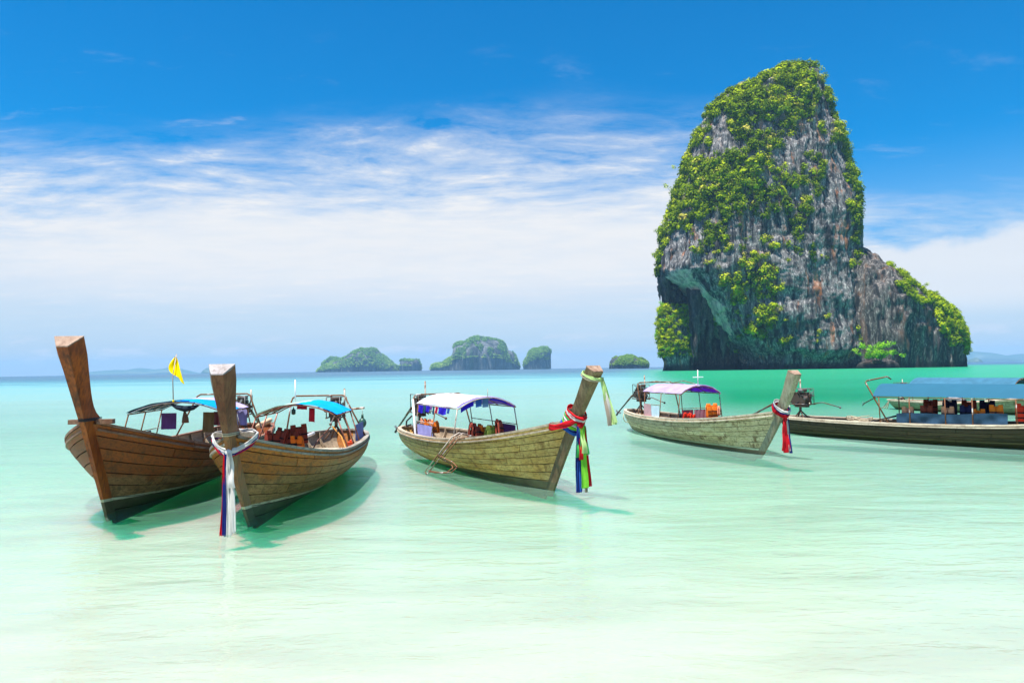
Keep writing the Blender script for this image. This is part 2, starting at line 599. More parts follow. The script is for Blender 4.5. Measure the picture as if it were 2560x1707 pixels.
LEAF = leaf_mat('cliff_leaves', (0.035, 0.07, 0.003), (0.21, 0.31, 0.003), (0.55, 0.62, 0.008), (0.60, 0.48, 0.11))
LEAF_LUSH = leaf_mat('lush_leaves', (0.06, 0.17, 0.008), (0.14, 0.36, 0.012), (0.26, 0.55, 0.02), (0.36, 0.52, 0.05))
LEAF_FAR = leaf_mat('far_leaves', (0.035, 0.09, 0.012), (0.13, 0.26, 0.03), (0.40, 0.54, 0.08), (0.50, 0.56, 0.18))


def leaf_mesh(name, C, Rad, tint, per, leaf, m, flat=0.8):
    """many leaf-sized faces spread through clumps centred on C"""
    C = np.asarray(C, float)
    Rad = np.asarray(Rad, float)
    tint = np.asarray(tint, float)
    k = np.maximum(6, (per * np.ones(len(C))).astype(int))
    idx = np.repeat(np.arange(len(C)), k)
    n = len(idx)
    d = nr.normal(size=(n, 3))
    d /= np.linalg.norm(d, axis=1, keepdims=True)
    rr = nr.random(n) ** 0.45
    pos = C[idx] + d * (Rad[idx] * rr)[:, None] * np.array([1, 1, flat])
    nrm = d * 1.2 + np.array([0, 0, 0.65]) + nr.normal(size=(n, 3)) * 0.26
    nrm /= np.linalg.norm(nrm, axis=1, keepdims=True)
    a = np.cross(nrm, nr.normal(size=(n, 3)))
    a /= np.maximum(np.linalg.norm(a, axis=1, keepdims=True), 1e-6)
    b = np.cross(nrm, a)
    lf = np.asarray(leaf * np.ones(len(C)))[idx]
    s = (lf * Rad[idx] * (0.6 + 0.8 * nr.random(n)))[:, None]
    V = np.stack([pos - a * s, pos - b * s * 0.55 - nrm * s * 0.12, pos + a * s, pos + b * s * 0.55 + nrm * s * 0.1], 1).reshape(-1, 3)
    me = bpy.data.meshes.new(name)
    me.vertices.add(4 * n)
    me.vertices.foreach_set('co', V.ravel())
    me.loops.add(4 * n)
    me.loops.foreach_set('vertex_index', np.arange(4 * n))
    me.polygons.add(n)
    me.polygons.foreach_set('loop_start', np.arange(0, 4 * n, 4))
    me.update(calc_edges=True)
    at = me.attributes.new('tint', 'FLOAT', 'FACE')
    at.data.foreach_set('value', np.clip(tint[idx] + nr.normal(size=n) * 0.06, 0, 1))
    me.materials.append(m)
    return me


# ---------------------------------------------------------------- rock
def rock_mat(name, light, mid, dark, stain, base_dark=0.0, sc_=1.0, stain_amt=0.55):
    def fn(t, out):
        co = t.n('ShaderNodeTexCoord').outputs['Object']
        x, y, z = t.sep(co)[:3]
        warp = t.vmath('MULTIPLY', t.noise(co, 0.05 * sc_, 3.0, 0.5, color=True), (5.0 / sc_, 5.0 / sc_, 3.0 / sc_))
        cw = t.vmath('ADD', co, warp)
        streak = t.noise(t.mapping(cw, scale=(0.36 * sc_, 0.36 * sc_, 0.03 * sc_)), 1.0, 7.0, 0.65)
        fine = t.noise(t.mapping(cw, scale=(1.3 * sc_, 1.3 * sc_, 0.35 * sc_)), 1.0, 6.0, 0.7)
        blot = t.noise(co, 0.055 * sc_, 5.0, 0.6)
        c = t.mix(t.rng(streak, 0.38, 0.62), dark, mid)
        c = t.mix(t.math('MULTIPLY', t.rng(fine, 0.50, 0.62), t.rng(streak, 0.35, 0.6)), c, light)
        s1 = t.noise(t.mapping(cw, scale=(0.19 * sc_, 0.19 * sc_, 0.028 * sc_), loc=(3, 8, 1)), 1.0, 5.0, 0.6)
        c = t.mix(t.math('MULTIPLY', t.rng(s1, 0.56, 0.68), stain_amt), c, stain)
        c = t.mix(t.rng(blot, 0.55, 0.72, 0.0, 0.6), c, dark)
        low = t.rng(t.math('ADD', z, t.math('MULTIPLY', t.math('SUBTRACT', fine, 0.5), 4.0)), 5.5, 2.0, 0.0, base_dark)  # stone darkens to near black towards the waterline
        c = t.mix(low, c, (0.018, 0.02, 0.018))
        h = t.math('ADD', streak, t.math('MULTIPLY', fine, 0.5))
        surf(t, out, **{'Base Color': c, 'Roughness': 0.9, 'Normal': t.bump(h, 0.9, 1.2 / sc_), 'Specular IOR Level': 0.2})
    return mat(name, fn)


ROCK = rock_mat('limestone', (0.48, 0.45, 0.42), (0.165, 0.158, 0.155), (0.02, 0.02, 0.022), (0.50, 0.18, 0.06), 0.9)
ROCK_PALE = rock_mat('pale_limestone', (0.80, 0.62, 0.52), (0.64, 0.47, 0.39), (0.30, 0.23, 0.20), (0.46, 0.26, 0.14), 0.6, 1.0, 0.35)
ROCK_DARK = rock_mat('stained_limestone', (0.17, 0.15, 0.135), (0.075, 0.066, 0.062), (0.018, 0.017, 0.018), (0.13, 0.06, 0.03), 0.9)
ROCK_SHADED = rock_mat('shaded_limestone', (0.34, 0.31, 0.28), (0.11, 0.098, 0.09), (0.02, 0.019, 0.018), (0.16, 0.075, 0.035), 0.9)  # the tower's shade on the shoulder is put into this darker stone
ROCK_FAR = rock_mat('far_limestone', (0.24, 0.24, 0.23), (0.12, 0.125, 0.125), (0.03, 0.035, 0.035), (0.035, 0.08, 0.02), 0.3, 0.09, 0.85)

ROCK_D = 430.0


def zoom_px(zx, zy):
    return 1600 + zx * 0.5356, 120 + zy * 0.5356


def zp(zx, zy, d=ROCK_D):
    return at_d(*zoom_px(zx, zy), d)


def to_zoom(p):
    """inverse of zp for a point of the stack"""
    x, y, z = p[0], p[1], p[2] - CAM_H
    d = y * math.cos(PITCH) + z * math.sin(PITCH)
    u = -y * math.sin(PITCH) + z * math.cos(PITCH)
    a, b = FPX * x / d, -FPX * u / d
    c, s = math.cos(ROLL), math.sin(ROLL)
    return (c * a - s * b + 1280 - 1600) / 0.5356, (s * a + c * b + 853.5 - 120) / 0.5356


def loft(name, table, yc, bfac, mtl, parent, nz=260, na=300, n_se=2.5, amp=(3.2, 1.6, 0.7), seed=0, calm=None, bprof=None):
    """stacked cross-sections; table rows: (zoom y, zoom x of the left edge, of the right edge)"""
    tb = np.array(table, float)
    zs, xl, xr = [], [], []
    for zy, a, b in tb:
        pa, pb = zp(a, zy, yc), zp(b, zy, yc)
        zs.append((pa.z + pb.z) / 2)
        xl.append(pa.x)
        xr.append(pb.x)
    zs, xl, xr = map(np.array, (zs, xl, xr))
    o = np.argsort(zs)
    Z = np.linspace(zs.min(), zs.max(), nz)
    XL, XR = np.interp(Z, zs[o], xl[o]), np.interp(Z, zs[o], xr[o])
    ker = np.ones(5) / 5
    XL[2:-2], XR[2:-2] = np.convolve(XL, ker, 'valid'), np.convolve(XR, ker, 'valid')
    ph = np.linspace(0, 2 * math.pi, na, endpoint=False)
    ce, se = np.cos(ph), np.sin(ph)
    ux, uy = np.sign(ce) * np.abs(ce) ** (2 / n_se), np.sign(se) * np.abs(se) ** (2 / n_se)
    WL, WR = XL / yc, XR / yc                                # the wanted bearings of both edges
    for _ in range(4):
        cx, a = (XL + XR) / 2, (XR - XL) / 2
        b = a * bfac if bprof is None else np.interp(Z, *bprof)
        q = (cx[:, None] + a[:, None] * ux) / (yc + b[:, None] * uy)
        XL, XR = XL + (WL - q.min(1)) * yc, XR + (WR - q.max(1)) * yc
    Xg = cx[:, None] + a[:, None] * ux
    Yg = yc + b[:, None] * uy
    Zg = np.repeat(Z[:, None], na, 1)
    P = np.stack([Xg, Yg, Zg], -1).reshape(-1, 3)
    nx, ny = np.tile(ux, nz), np.tile(uy, nz)
    ln = np.sqrt(nx ** 2 + ny ** 2)
    nx, ny = nx / ln, ny / ln
    big = fbm(P * [0.045, 0.045, 0.03], 4, seed) - 0.5
    flute = fbm(P * [0.22, 0.22, 0.035], 4, seed + 9) - 0.5
    small = fbm(P * [0.55, 0.55, 0.3], 3, seed + 21) - 0.5
    # ledges: the face steps in and out with height
    ledge = np.abs(vnoise(P * [0.03, 0.03, 0.09], seed + 33) - 0.5) * 2
    side = np.abs(nx) ** 3                                   # keep the outline near the traced one
    d = (big * 2 * amp[0] * (1 - 0.75 * side) + flute * 2 * amp[1] * (1 - 0.3 * side) + small * 2 * amp[2] + (ledge - 0.5) * amp[0] * 0.6 * (1 - side))
    if calm is not None:
        d = d * calm(P)
    P[:, 0] += nx * d
    P[:, 1] += ny * d
    P[:, 2] += (fbm(P * 0.12, 2, seed + 40) - 0.5) * 3.0
    vs = P
    idx = np.arange(nz * na).reshape(nz, na)
    f = np.stack([idx[:-1], np.roll(idx, -1, 1)[:-1], np.roll(idx, -1, 1)[1:], idx[1:]], -1).reshape(-1, 4)
    me = bpy.data.meshes.new(name)
    me.from_pydata(vs.tolist(), [], f.tolist() + [idx[-1].tolist(), idx[0][::-1].tolist()])
    me.polygons.foreach_set('use_smooth', [True] * len(me.polygons))
    me.materials.append(mtl)
    me.update()
    return link(name, me, parent), P.reshape(nz, na, 3)


def ridge(name, outline, d, depth, power, mtl, parent, nx_=120, na=40, amp=1.0, seed=0, freq=0.05, base_z=-1.0, asym=0.5):
    """a hill under an outline: outline = photo pixels left to right, built in the round at distance d"""
    pts = [at_d(px, py, d + depth * asym) for px, py in outline]
    xs = np.array([p.x for p in pts])
    zs = np.array([max(p.z, 0.1) for p in pts])
    X = np.linspace(xs[0], xs[-1], nx_)
    Hh = np.interp(X, xs, zs)
    u = (X - xs[0]) / (xs[-1] - xs[0])
    W = depth * np.sqrt(np.clip(1 - (2 * u - 1) ** 2, 0.02, 1))
    th = np.linspace(0, math.pi, na)
    Yg = d + depth * asym - W[:, None] * np.cos(th)
    Zg = base_z + (Hh[:, None] - base_z) * np.sin(th) ** power
    Xg = np.repeat(X[:, None], na, 1)
    P = np.stack([Xg, Yg, Zg], -1).reshape(-1, 3)
    nn = fbm(P * freq * [1, 1, 0.5], 5, seed) - 0.5
    n2 = fbm(P * freq * 4, 3, seed + 5) - 0.5
    lift = np.clip((P[:, 2] - base_z) / max(zs.max(), 1), 0, 1)
    front = np.tile(-np.cos(th), nx_)
    P[:, 1] += front * (nn * 2 + n2 * 0.6) * amp * 1.6
    P[:, 2] += (nn * 0.7 + n2 * 0.8) * amp * lift ** 0.5
    idx = np.arange(nx_ * na).reshape(nx_, na)
    f = np.stack([idx[:-1, :-1], idx[1:, :-1], idx[1:, 1:], idx[:-1, 1:]], -1).reshape(-1, 4)
    me = bpy.data.meshes.new(name)
    me.from_pydata(P.tolist(), [], f.tolist())
    me.polygons.foreach_set('use_smooth', [True] * len(me.polygons))
    me.materials.append(mtl)
    me.update()
    return link(name, me, parent), P.reshape(nx_, na, 3)


# the tall limestone stack
stack_root = thing('sea_stack', 'towering grey limestone rock covered in bushes, with a cave at its foot', 'rock', (170, 470, 0))


def at_root(o, root):
    o.matrix_parent_inverse = Matrix.Translation(root.location).inverted()
    return o


tower_tab = [(90, 705, 765), (98, 662, 800), (124, 610, 828), (166, 535, 846), (202, 432, 862), (250, 368, 880), (300, 316, 888), (350, 294, 898),
             (440, 254, 940), (520, 226, 950), (600, 202, 988), (720, 158, 1012), (800, 128, 1022), (900, 104, 1036),
             (980, 84, 1046), (1040, 74, 1044), (1062, 84, 1042), (1085, 112, 1040), (1115, 160, 1040), (1150, 205, 1041), (1220, 255, 1046), (1330, 330, 1046), (1400, 400, 1042),
             (1440, 436, 1028), (1462, 452, 1012), (1480, 455, 1015), (1520, 452, 1020)]


def calm_slope(P):
    """less relief on the smooth slope above the cave"""
    out = np.ones(len(P))
    x0, x1 = zp(170, 1100).x, zp(440, 1400).x
    z0, z1 = zp(170, 1100).z, zp(440, 1400).z
    q = (P[:, 0] - x0) / (x1 - x0)
    zl = z0 + (z1 - z0) * q
    near = np.clip(1 - np.abs(P[:, 2] - zl - 8) / 18, 0, 1) * ((q > -0.3) & (q < 1.05))
    return 1 - 0.75 * near


tower, TP = loft('cliff', tower_tab, ROCK_D + 42, 0.62, ROCK, stack_root, seed=3, calm=calm_slope, amp=(5.0, 3.4, 1.5),
                 bprof=([-5, 0, 7, 12, 60, 99, 143, 180, 201], [37, 37, 40, 43, 41, 37, 29, 20, 8]))
at_root(tower, stack_root)
cave_tab = [(980, 130, 480), (1100, 150, 480), (1200, 205, 480), (1300, 225, 500), (1420, 235, 520), (1520, 240, 520)]
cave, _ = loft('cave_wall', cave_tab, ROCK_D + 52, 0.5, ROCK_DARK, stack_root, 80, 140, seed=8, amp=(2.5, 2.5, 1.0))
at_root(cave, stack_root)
low_tab = [(1205, 108, 205), (1225, 90, 225), (1290, 84, 240), (1380, 84, 246), (1440, 98, 250), (1470, 112, 250), (1520, 106, 255)]
lowrock, LP = loft('low_outcrop', low_tab, ROCK_D + 40, 0.8, ROCK, stack_root, 70, 120, seed=13, amp=(1.2, .8, .5))
at_root(lowrock, stack_root)
hill_out = [(800, 820), (960, 890), (1030, 938), (1065, 972), (1110, 1012), (1150, 1060), (1215, 1106), (1300, 1160), (1370, 1222), (1434, 1284), (1468, 1345), (1492, 1410), (1500, 1455), (1506, 1492)]
hill, HP = ridge('rock_shoulder', [zoom_px(*p) for p in hill_out], ROCK_D + 18, 36, 0.42, ROCK_SHADED, stack_root, 240, 130, 6.0, 17, 0.06, -1.0)
at_root(hill, stack_root)
# the smooth pale slope above the cave: bare stone of another colour on the same cliff, with light bounced off the water put into its paleness
slope_edge = np.array([(860, 118, 185), (960, 120, 215), (1060, 150, 235), (1075, 130, 240), (1130, 180, 300), (1200, 236, 385), (1270, 286, 400), (1340, 338, 412), (1400, 398, 432), (1450, 444, 470), (1475, 455, 500)], float)
tower.data.materials.append(ROCK_PALE)
mi = np.zeros(len(tower.data.polygons), int)
nz0, na0 = TP.shape[:2]
Zm = TP[:-1].reshape(-1, 3)
for k_, p_ in enumerate(Zm):
    if p_[1] < ROCK_D + 45 and p_[2] < 75:
        zx, zy = to_zoom(p_)
        wob = (vnoise(np.array([p_]) * [.3, .3, .12], 71)[0] - .5) * 36
        if 1035 < zy < 1475 and np.interp(zy, slope_edge[:, 0], slope_edge[:, 1]) - 12 < zx < np.interp(zy, slope_edge[:, 0], slope_edge[:, 2]) + wob:
            mi[k_] = 1
tower.data.polygons.foreach_set('material_index', mi)
for k in range(26):
    if k < 12:                                               # the hanging stone over the cave mouth
        zx = 100 + 11.5 * k + rng.uniform(-5, 5)
        top_z, bot = 1030 + 2.2 * max(0, zx - 120), (1180, 1262, 1150, 1232, 1268, 1190, 1246, 1160, 1215, 1240, 1190, 1225)[k]
        r0 = rng.uniform(2.6, 4.2)
    else:
        zx = rng.uniform(225, 430)
        top_z, bot, r0 = 1100 + (zx - 225) * 0.9, rng.uniform(1330, 1470), rng.uniform(1.8, 4.4)
    dd = ROCK_D + (rng.uniform(36, 46) if k < 12 else rng.uniform(24, 38))
    a, b = zp(zx, top_z, dd), zp(zx + rng.uniform(-6, 6), bot, dd)
    m_ = MB()
    pts, rad = [], []
    for i in range(13):
        q = i / 12
        pts.append(a.lerp(b, q) + Vector((rng.uniform(-.6, .6), rng.uniform(-.6, .6), 0)))
        rad.append(max(0.2, r0 * (1.25 - q) ** 0.9 * rng.uniform(0.85, 1.12) * (1 - q ** 6)))
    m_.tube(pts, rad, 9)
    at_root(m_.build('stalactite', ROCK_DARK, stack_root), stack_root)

# --- what grows on the stack
VG_Y = list(range(50, 1500, 50))
VEG = {  # zoom y: list of (zoom x, cover 0..1)
    80: [(500, .95), (850, .95)], 150: [(450, .95), (780, .95), (860, .6)], 200: [(400, .95), (760, .9), (860, .7)],
    300: [(300, .9), (520, .85), (650, .9), (760, .7), (820, .25), (890, .5)],
    400: [(270, .85), (310, .35), (420, .6), (520, .85), (600, .6), (700, .55), (790, .1), (870, .2), (930, .85)],
    500: [(230, .8), (330, .5), (400, .8), (560, .95), (660, .7), (720, .3), (800, .35), (880, .1), (950, .8)],
    600: [(190, .95), (300, .8), (450, .9), (600, .8), (700, .6), (800, .5), (880, .15), (980, .9)],
    700: [(160, .95), (300, .95), (420, .85), (500, .95), (620, .85), (760, .75), (860, .2), (930, .1), (1000, .85)],
    800: [(130, .9), (230, .85), (330, .45), (420, .5), (540, .35), (620, .75), (760, .75), (840, .2), (940, .02), (1010, .3)],
    900: [(100, .85), (180, .1), (300, .45), (420, .75), (520, .6), (620, .85), (720, .85), (820, .25), (940, .02), (980, .6), (1040, .2)],
    1000: [(90, .7), (160, .02), (260, .12), (380, .7), (480, .8), (600, .8), (680, .3), (760, .02), (950, .02), (990, .7)],
    1100: [(250, .0), (360, .1), (420, .9), (480, .8), (560, .7), (620, .8), (680, .05), (900, .0), (980, .1), (1015, .5)],
    1200: [(330, .0), (420, .15), (500, .75), (580, .8), (640, .35), (720, .05), (940, .02), (1000, .55), (1030, .75)],
    1300: [(420, .05), (490, .8), (560, .95), (610, .6), (680, .12), (800, .04), (960, .05), (1020, .4)],
    1380: [(450, .05), (520, .35), (600, .2), (680, .65), (740, .4), (850, .3), (900, .15), (1000, .1)],
    1440: [(450, .0), (620, .02), (880, .15), (1000, .0)], 1500: [(450, 0.), (1000, 0.)]}


def cover(zx, zy):
    ks = sorted(VEG)
    i = min(max(np.searchsorted(ks, zy) - 1, 0), len(ks) - 2)
    q = min(max((zy - ks[i]) / (ks[i + 1] - ks[i]), 0), 1)
    def at(k):
        r = VEG[k]
        return np.interp(zx, [a for a, _ in r], [b for _, b in r])
    return at(ks[i]) * (1 - q) + at(ks[i + 1]) * q


BUSHES = []   # (place, size, tint)
small = []
nz0, na0 = TP.shape[:2]
cand = 12500
for _ in range(cand):
    i = int(nr.integers(4, nz0 - 1))
    j = int(nr.integers(0, na0))
    p = TP[i, j]
    if TP[i, j, 1] > ROCK_D + 60:
        continue
    zx, zy = to_zoom(p)
    pn = fbm(np.array([p]) * [0.13, 0.13, 0.09], 3, 77)[0]
    c = cover(zx, zy)
    if c < 0.03 or pn > 0.28 + c * 0.345:
        continue
    outw = Vector((TP[i, j, 0] - TP[i, :, 0].mean(), TP[i, j, 1] - TP[i, :, 1].mean(), 0)).normalized()
    r_ = rng.uniform(0.55, 1.0) ** 2 * 4.3 * (0.6 + 0.5 * c)
    tn = 0.05 + 0.6 * fbm(np.array([p]) * 0.05 + 9, 3, 5)[0] + rng.choice((-.3, -.2, -.05, .1, .25, .45))
    if rng.random() < 0.07:
        tn = rng.uniform(0.85, 1.0)
    if rng.random() < 0.25:
        tn *= 0.4
    if zy > 900 and rng.random() < 0.3:
        tn = rng.uniform(0.8, 1.0)
        r_ *= 0.7
    q = Vector(p) + outw * r_ * 0.35
    if r_ > 3.5 and len(BUSHES) < 170:
        BUSHES.append((q, r_, tn))
    else:
        small.append((q, r_, tn))
# along the shoulder's ridge and its seaward end
nxh, nah = HP.shape[:2]
for _ in range(4200):
    i, j = int(nr.integers(20, nxh)), int(nr.integers(3, nah - 20))
    p = HP[i, j]
    zx, zy = to_zoom(p)
    ridge_y = np.interp(zx, [a for a, _ in hill_out], [b for _, b in hill_out])
    below = zy - ridge_y
    lim = np.interp(zx, [1150, 1200, 1300, 1400, 1520], [5, 14, 34, 85, 170])
    pn = fbm(np.array([p]) * 0.12, 3, 55)[0]
    if below > lim * (0.45 + 1.1 * (1 - pn)) or zx < 1150 or p[2] < 8 or fbm(np.array([p]) * 0.085 + 3, 2, 91)[0] > 0.56:
        continue
    r_ = rng.uniform(1.3, 2.9)
    tn = 0.25 + 0.5 * pn + rng.uniform(-.2, .2)
    q = Vector(p) + Vector((0.3, -0.5, 0.6)) * r_ * 0.6
    if r_ > 2.7 and len(BUSHES) < 230:
        BUSHES.append((q, r_, tn))
    else:
        small.append((q, r_, tn))
for _ in range(900):                                           # the thicket on the low outcrop left of the cave
    i, j = int(nr.integers(8, LP.shape[0])), int(nr.integers(0, LP.shape[1]))
    p = LP[i, j]
    if p[2] < 9 or p[1] > ROCK_D + 48:
        continue
    r_ = rng.uniform(1.2, 2.6)
    q = Vector(p) + Vector((rng.uniform(-1, 1), -0.8, 0.5)) * r_ * 0.6
    if r_ > 2.3 and len(BUSHES) < 262:
        BUSHES.append((q, r_, rng.uniform(0.3, 0.75)))
    else:
        small.append((q, r_, rng.uniform(0.2, 0.8)))
sc_c = np.array([tuple(q) for q, _, _ in small])
sc_r = np.array([r for _, r, _ in small])
scrub = link('scrub', leaf_mesh('scrub', sc_c, sc_r, [t for _, _, t in small], 38 + 16 * sc_r, 0.15 + 0.14 * nr.random(len(sc_r)), LEAF), stack_root)
at_root(tag(scrub, kind='stuff'), stack_root)


def bush_mesh(k, m):
    n = 7
    C = [(0, 0, 0)] + [tuple(nr.normal(size=3) * [0.55, 0.5, 0.38]) for _ in range(n)]
    return leaf_mesh('bush', C, [0.62] + [rng.uniform(0.35, 0.6) for _ in range(n)], [rng.uniform(0.2, 0.75) for _ in C], 46, 0.2, m)


BM = [bush_mesh(k, LEAF) for k in range(6)]
BML = [bush_mesh(k, LEAF_LUSH) for k in range(3)]
for q, r_, tn in BUSHES:
    zx, zy = to_zoom(q)
    if zx < 260 and zy > 1150:
        lb, gp, ms = 'lush green bush on the low outcrop left of the cave, %s half' % ('upper' if zy < 1300 else 'lower'), 'bushes on the low outcrop', BML
    elif zx > 1075 and zy > 950:
        lb, gp, ms = 'round green bush on the shoulder right of the rock tower, %s' % ('near its seaward foot' if zy > 1300 else 'along its middle ridge' if zy > 1120 else 'by its top'), 'bushes on the shoulder of the rock', BM
    else:
        hgt_ = 'crown' if zy < 260 else 'upper cliff' if zy < 520 else 'middle cliff' if zy < 850 else 'lower cliff' if zy < 1200 else 'foot'
        cx_ = np.interp(zy, [r[0] for r in tower_tab], [(r[1] + r[2]) / 2 for r in tower_tab])
        sd_ = 'left' if zx < cx_ - 150 else 'right' if zx > cx_ + 150 else 'central'
        lb, gp, ms = 'bushy green shrub clinging to the %s side of the rock tower\'s %s' % (sd_, hgt_), 'bushes on the cliff of the rock tower', BM
    o = link('bush', rng.choice(ms))
    o.location = q
    o.scale = (r_ * 1.15,) * 3
    o.rotation_euler = (rng.uniform(-.3, .3), rng.uniform(-.3, .3), rng.uniform(0, 6.28))
    tag(o, lb, 'bush', gp)
# the bright bush alone at the waterline under the shoulder
bb = zp(1105, 1432, ROCK_D - 8)
bt = thing('bush', 'bright green spreading bush alone at the foot of the dark shoulder', 'bush', bb)
nn = 44
C = [(nr.normal() * 6.0, nr.normal() * 2.2, abs(nr.normal()) * 3.4 - 1.0) for _ in range(nn)]
link('foliage', leaf_mesh('foliage', C, [rng.uniform(1.6, 2.8) for _ in C], [rng.uniform(.5, .95) for _ in C], 70, 0.2, LEAF_LUSH), bt)
m_ = MB()
for k in range(5):
    m_.tube([(k - 2, 0, -5), ((k - 2) * 1.4, rng.uniform(-1, 1), -2), ((k - 2) * 2.0, rng.uniform(-1, 1), 1)], [0.3, 0.22, 0.12], 5)
m_.build('stem', plain('bark', (0.08, 0.06, 0.04)), bt)
bk = MB()
bk.ball((0, 0, 0), 1.0, 20, 10)
bo = bk.build('waterside_ledge', ROCK_DARK, stack_root)
V_ = np.array([v.co[:] for v in bo.data.vertices]) * [13.0, 7.0, 5.0] + np.array(zp(1112, 1488, ROCK_D + 1))
V_ += (fbm(V_ * 0.3, 3, 9)[:, None] - 0.5) * 3
bo.data.vertices.foreach_set('co', V_.ravel())
at_root(bo, stack_root)


# ---------------------------------------------------------------- far islands and hills
def isl_px(zx, zy):
    return 760 + zx * 0.3912, 800 + zy * 0.3912


def island(outline, d, depth, label, power, veg, seed, leafs, base=324):
    pts = [isl_px(*p) for p in outline]
    c = at_d(sum(p[0] for p in pts) / len(pts), pts[0][1], d)
    root = thing('island', label, 'island', (c.x, d, 0))
    body, P = ridge('cliff', pts, d, depth, power, ROCK_FAR, root, 150, 60, d * 0.0042, seed, 24.0 / d, -2.0)
    at_root(body, root)
    C, Rd, T = [], [], []
    zmax = P[..., 2].max()
    for _ in range(veg):
        i, j = int(nr.integers(1, P.shape[0] - 1)), int(nr.integers(2, P.shape[1] // 2 + 6))
        p = P[i, j]
        hrel = p[2] / zmax
        pn = fbm(np.array([p]) * (70.0 / d), 3, seed + 3)[0]
        if p[2] < 1 or pn > leafs(hrel, i / P.shape[0]):
            continue
        C.append(p + np.array([0, -0.001 * d, 0.0004 * d]))
        Rd.append(d * rng.uniform(0.0010, 0.0022))
        T.append(0.15 + pn * 0.5 + rng.uniform(-.15, .4) * (1.2 - hrel))
    if C:
        at_root(tag(link("woodland", leaf_mesh('woodland', C, Rd, T, 22, 0.42, LEAF_FAR), root), kind='stuff'), root)
    return root


low_green = lambda h, u: 0.66 if h < 0.5 else (0.58 if h < 0.78 else 0.6)
island([(88, 322), (130, 296), (180, 272), (245, 250), (300, 225), (330, 200), (352, 196), (380, 184), (410, 188), (440, 180), (470, 192), (488, 215), (520, 238), (560, 268), (596, 295), (612, 318)],
       3400, 170, 'green humped island with a sloping left flank, leftmost of the far islands', 0.62, 2600, 31, low_green)
island([(92, 322), (110, 315), (128, 300), (134, 262), (142, 262), (147, 285), (160, 246), (176, 236), (205, 240), (240, 246), (252, 262), (262, 318)],
       3500, 70, 'small rocky point with a thin needle rock at the left island\'s end', 0.4, 500, 34, low_green)
island([(612, 314), (616, 280), (622, 258), (648, 248), (672, 252), (690, 256), (714, 250), (732, 254), (746, 280), (751, 313)],
       3400, 70, 'small flat-topped blue rock island just right of the green humped island', 0.35, 700, 37, lambda h, u: 0.52)
island([(812, 308), (820, 286), (850, 276), (890, 274), (925, 246), (952, 238), (968, 215), (966, 170), (972, 148), (1000, 139), (1032, 143), (1068, 118), (1100, 106), (1130, 106), (1160, 116), (1184, 122),
        (1230, 126), (1262, 136), (1284, 152), (1300, 190), (1332, 200), (1352, 222), (1366, 262), (1380, 302)],
       3000, 210, 'largest far island, high grey cliffs over green lower slopes', 0.42, 3600, 41, lambda h, u: 0.68 if h < 0.42 else (0.45 if h < 0.8 else 0.58))
island([(1402, 300), (1404, 270), (1424, 238), (1440, 200), (1466, 182), (1500, 178), (1530, 170), (1556, 174), (1582, 200), (1590, 222), (1602, 240), (1596, 272), (1578, 299)],
       3000, 95, 'rounded blue cliff island between the largest island and the low green islet', 0.34, 1100, 45, lambda h, u: 0.52 if h < 0.7 else 0.60)
island([(1953, 293), (1955, 264), (1972, 248), (1996, 238), (2030, 240), (2060, 232), (2092, 229), (2116, 240), (2130, 252), (2150, 246), (2172, 260), (2192, 272), (2197, 292)],
       1500, 42, 'low islet covered in green trees left of the rock tower', 0.45, 2200, 49, lambda h, u: 0.66)


def hills(pts, d, depth, seed):
    o, _ = ridge('hill', pts, d, depth, 0.8, plain('far_hill', (0.05, 0.09, 0.05)), None, 90, 20, d * 0.0015, seed, 12.0 / d, -2.0)
    tag(o, kind='structure')


hills([(150, 942), (216, 932), (255, 927), (297, 925), (327, 925), (349, 920), (378, 923), (389, 926), (402, 922), (417, 921), (430, 917), (445, 920), (457, 924), (487, 931), (520, 936)], 8800, 300, 61)
hills([(504, 933), (514, 923), (521, 919), (534, 923), (550, 929), (560, 934)], 7000, 120, 63)
hills([(2380, 906), (2408, 897), (2421, 884), (2434, 878), (2459, 880), (2485, 884), (2510, 892), (2531, 887), (2549, 884), (2580, 890), (2640, 882), (2760, 900)], 8500, 300, 65)
hills([(2422, 904), (2430, 897), (2438, 894), (2446, 897), (2455, 904)], 5200, 60, 67)


# ---------------------------------------------------------------- boats
STEEL = rusty('pale_steel', (0.62, 0.62, 0.60), amount=0.40)
STEEL_RUST = rusty('rusted_steel', (0.42, 0.36, 0.30), amount=0.54)
STEEL_DARK = rusty('dark_steel', (0.10, 0.10, 0.10), (0.10, 0.045, 0.02), amount=0.46)
ENGINE = rusty('oily_iron', (0.028, 0.028, 0.03), (0.05, 0.035, 0.025), amount=0.32)
ENGINE_L = rusty('bare_iron', (0.22, 0.22, 0.22), (0.06, 0.04, 0.03), amount=0.48)
RUBBER = plain('rubber', (0.02, 0.02, 0.02), 0.55)
WOOD_IN = wood('deck_wood', (0.40, 0.31, 0.21), (0.27, 0.20, 0.13), (0.10, 0.07, 0.045))
WOOD_PALE = wood('pale_deck', (0.66, 0.58, 0.44), (0.54, 0.45, 0.32), (0.25, 0.19, 0.12), blotch=0.25)
CAPW = wood('worn_end_grain', (0.27, 0.17, 0.11), (0.36, 0.26, 0.19), (0.12, 0.06, 0.03))
CAULK = plain('caulk', (0.03, 0.022, 0.016), 0.9)
ROPE = plain('rope_fibre', (0.50, 0.42, 0.29), 0.9, scale=40)


def cloth(name, c, trans=0.3, rough=0.8, var=0.15):
    return plain(name, c, rough, 0.0, var, 3.0, trans)


def col8(r, g, b):
    return lin(r, g, b)[:3]


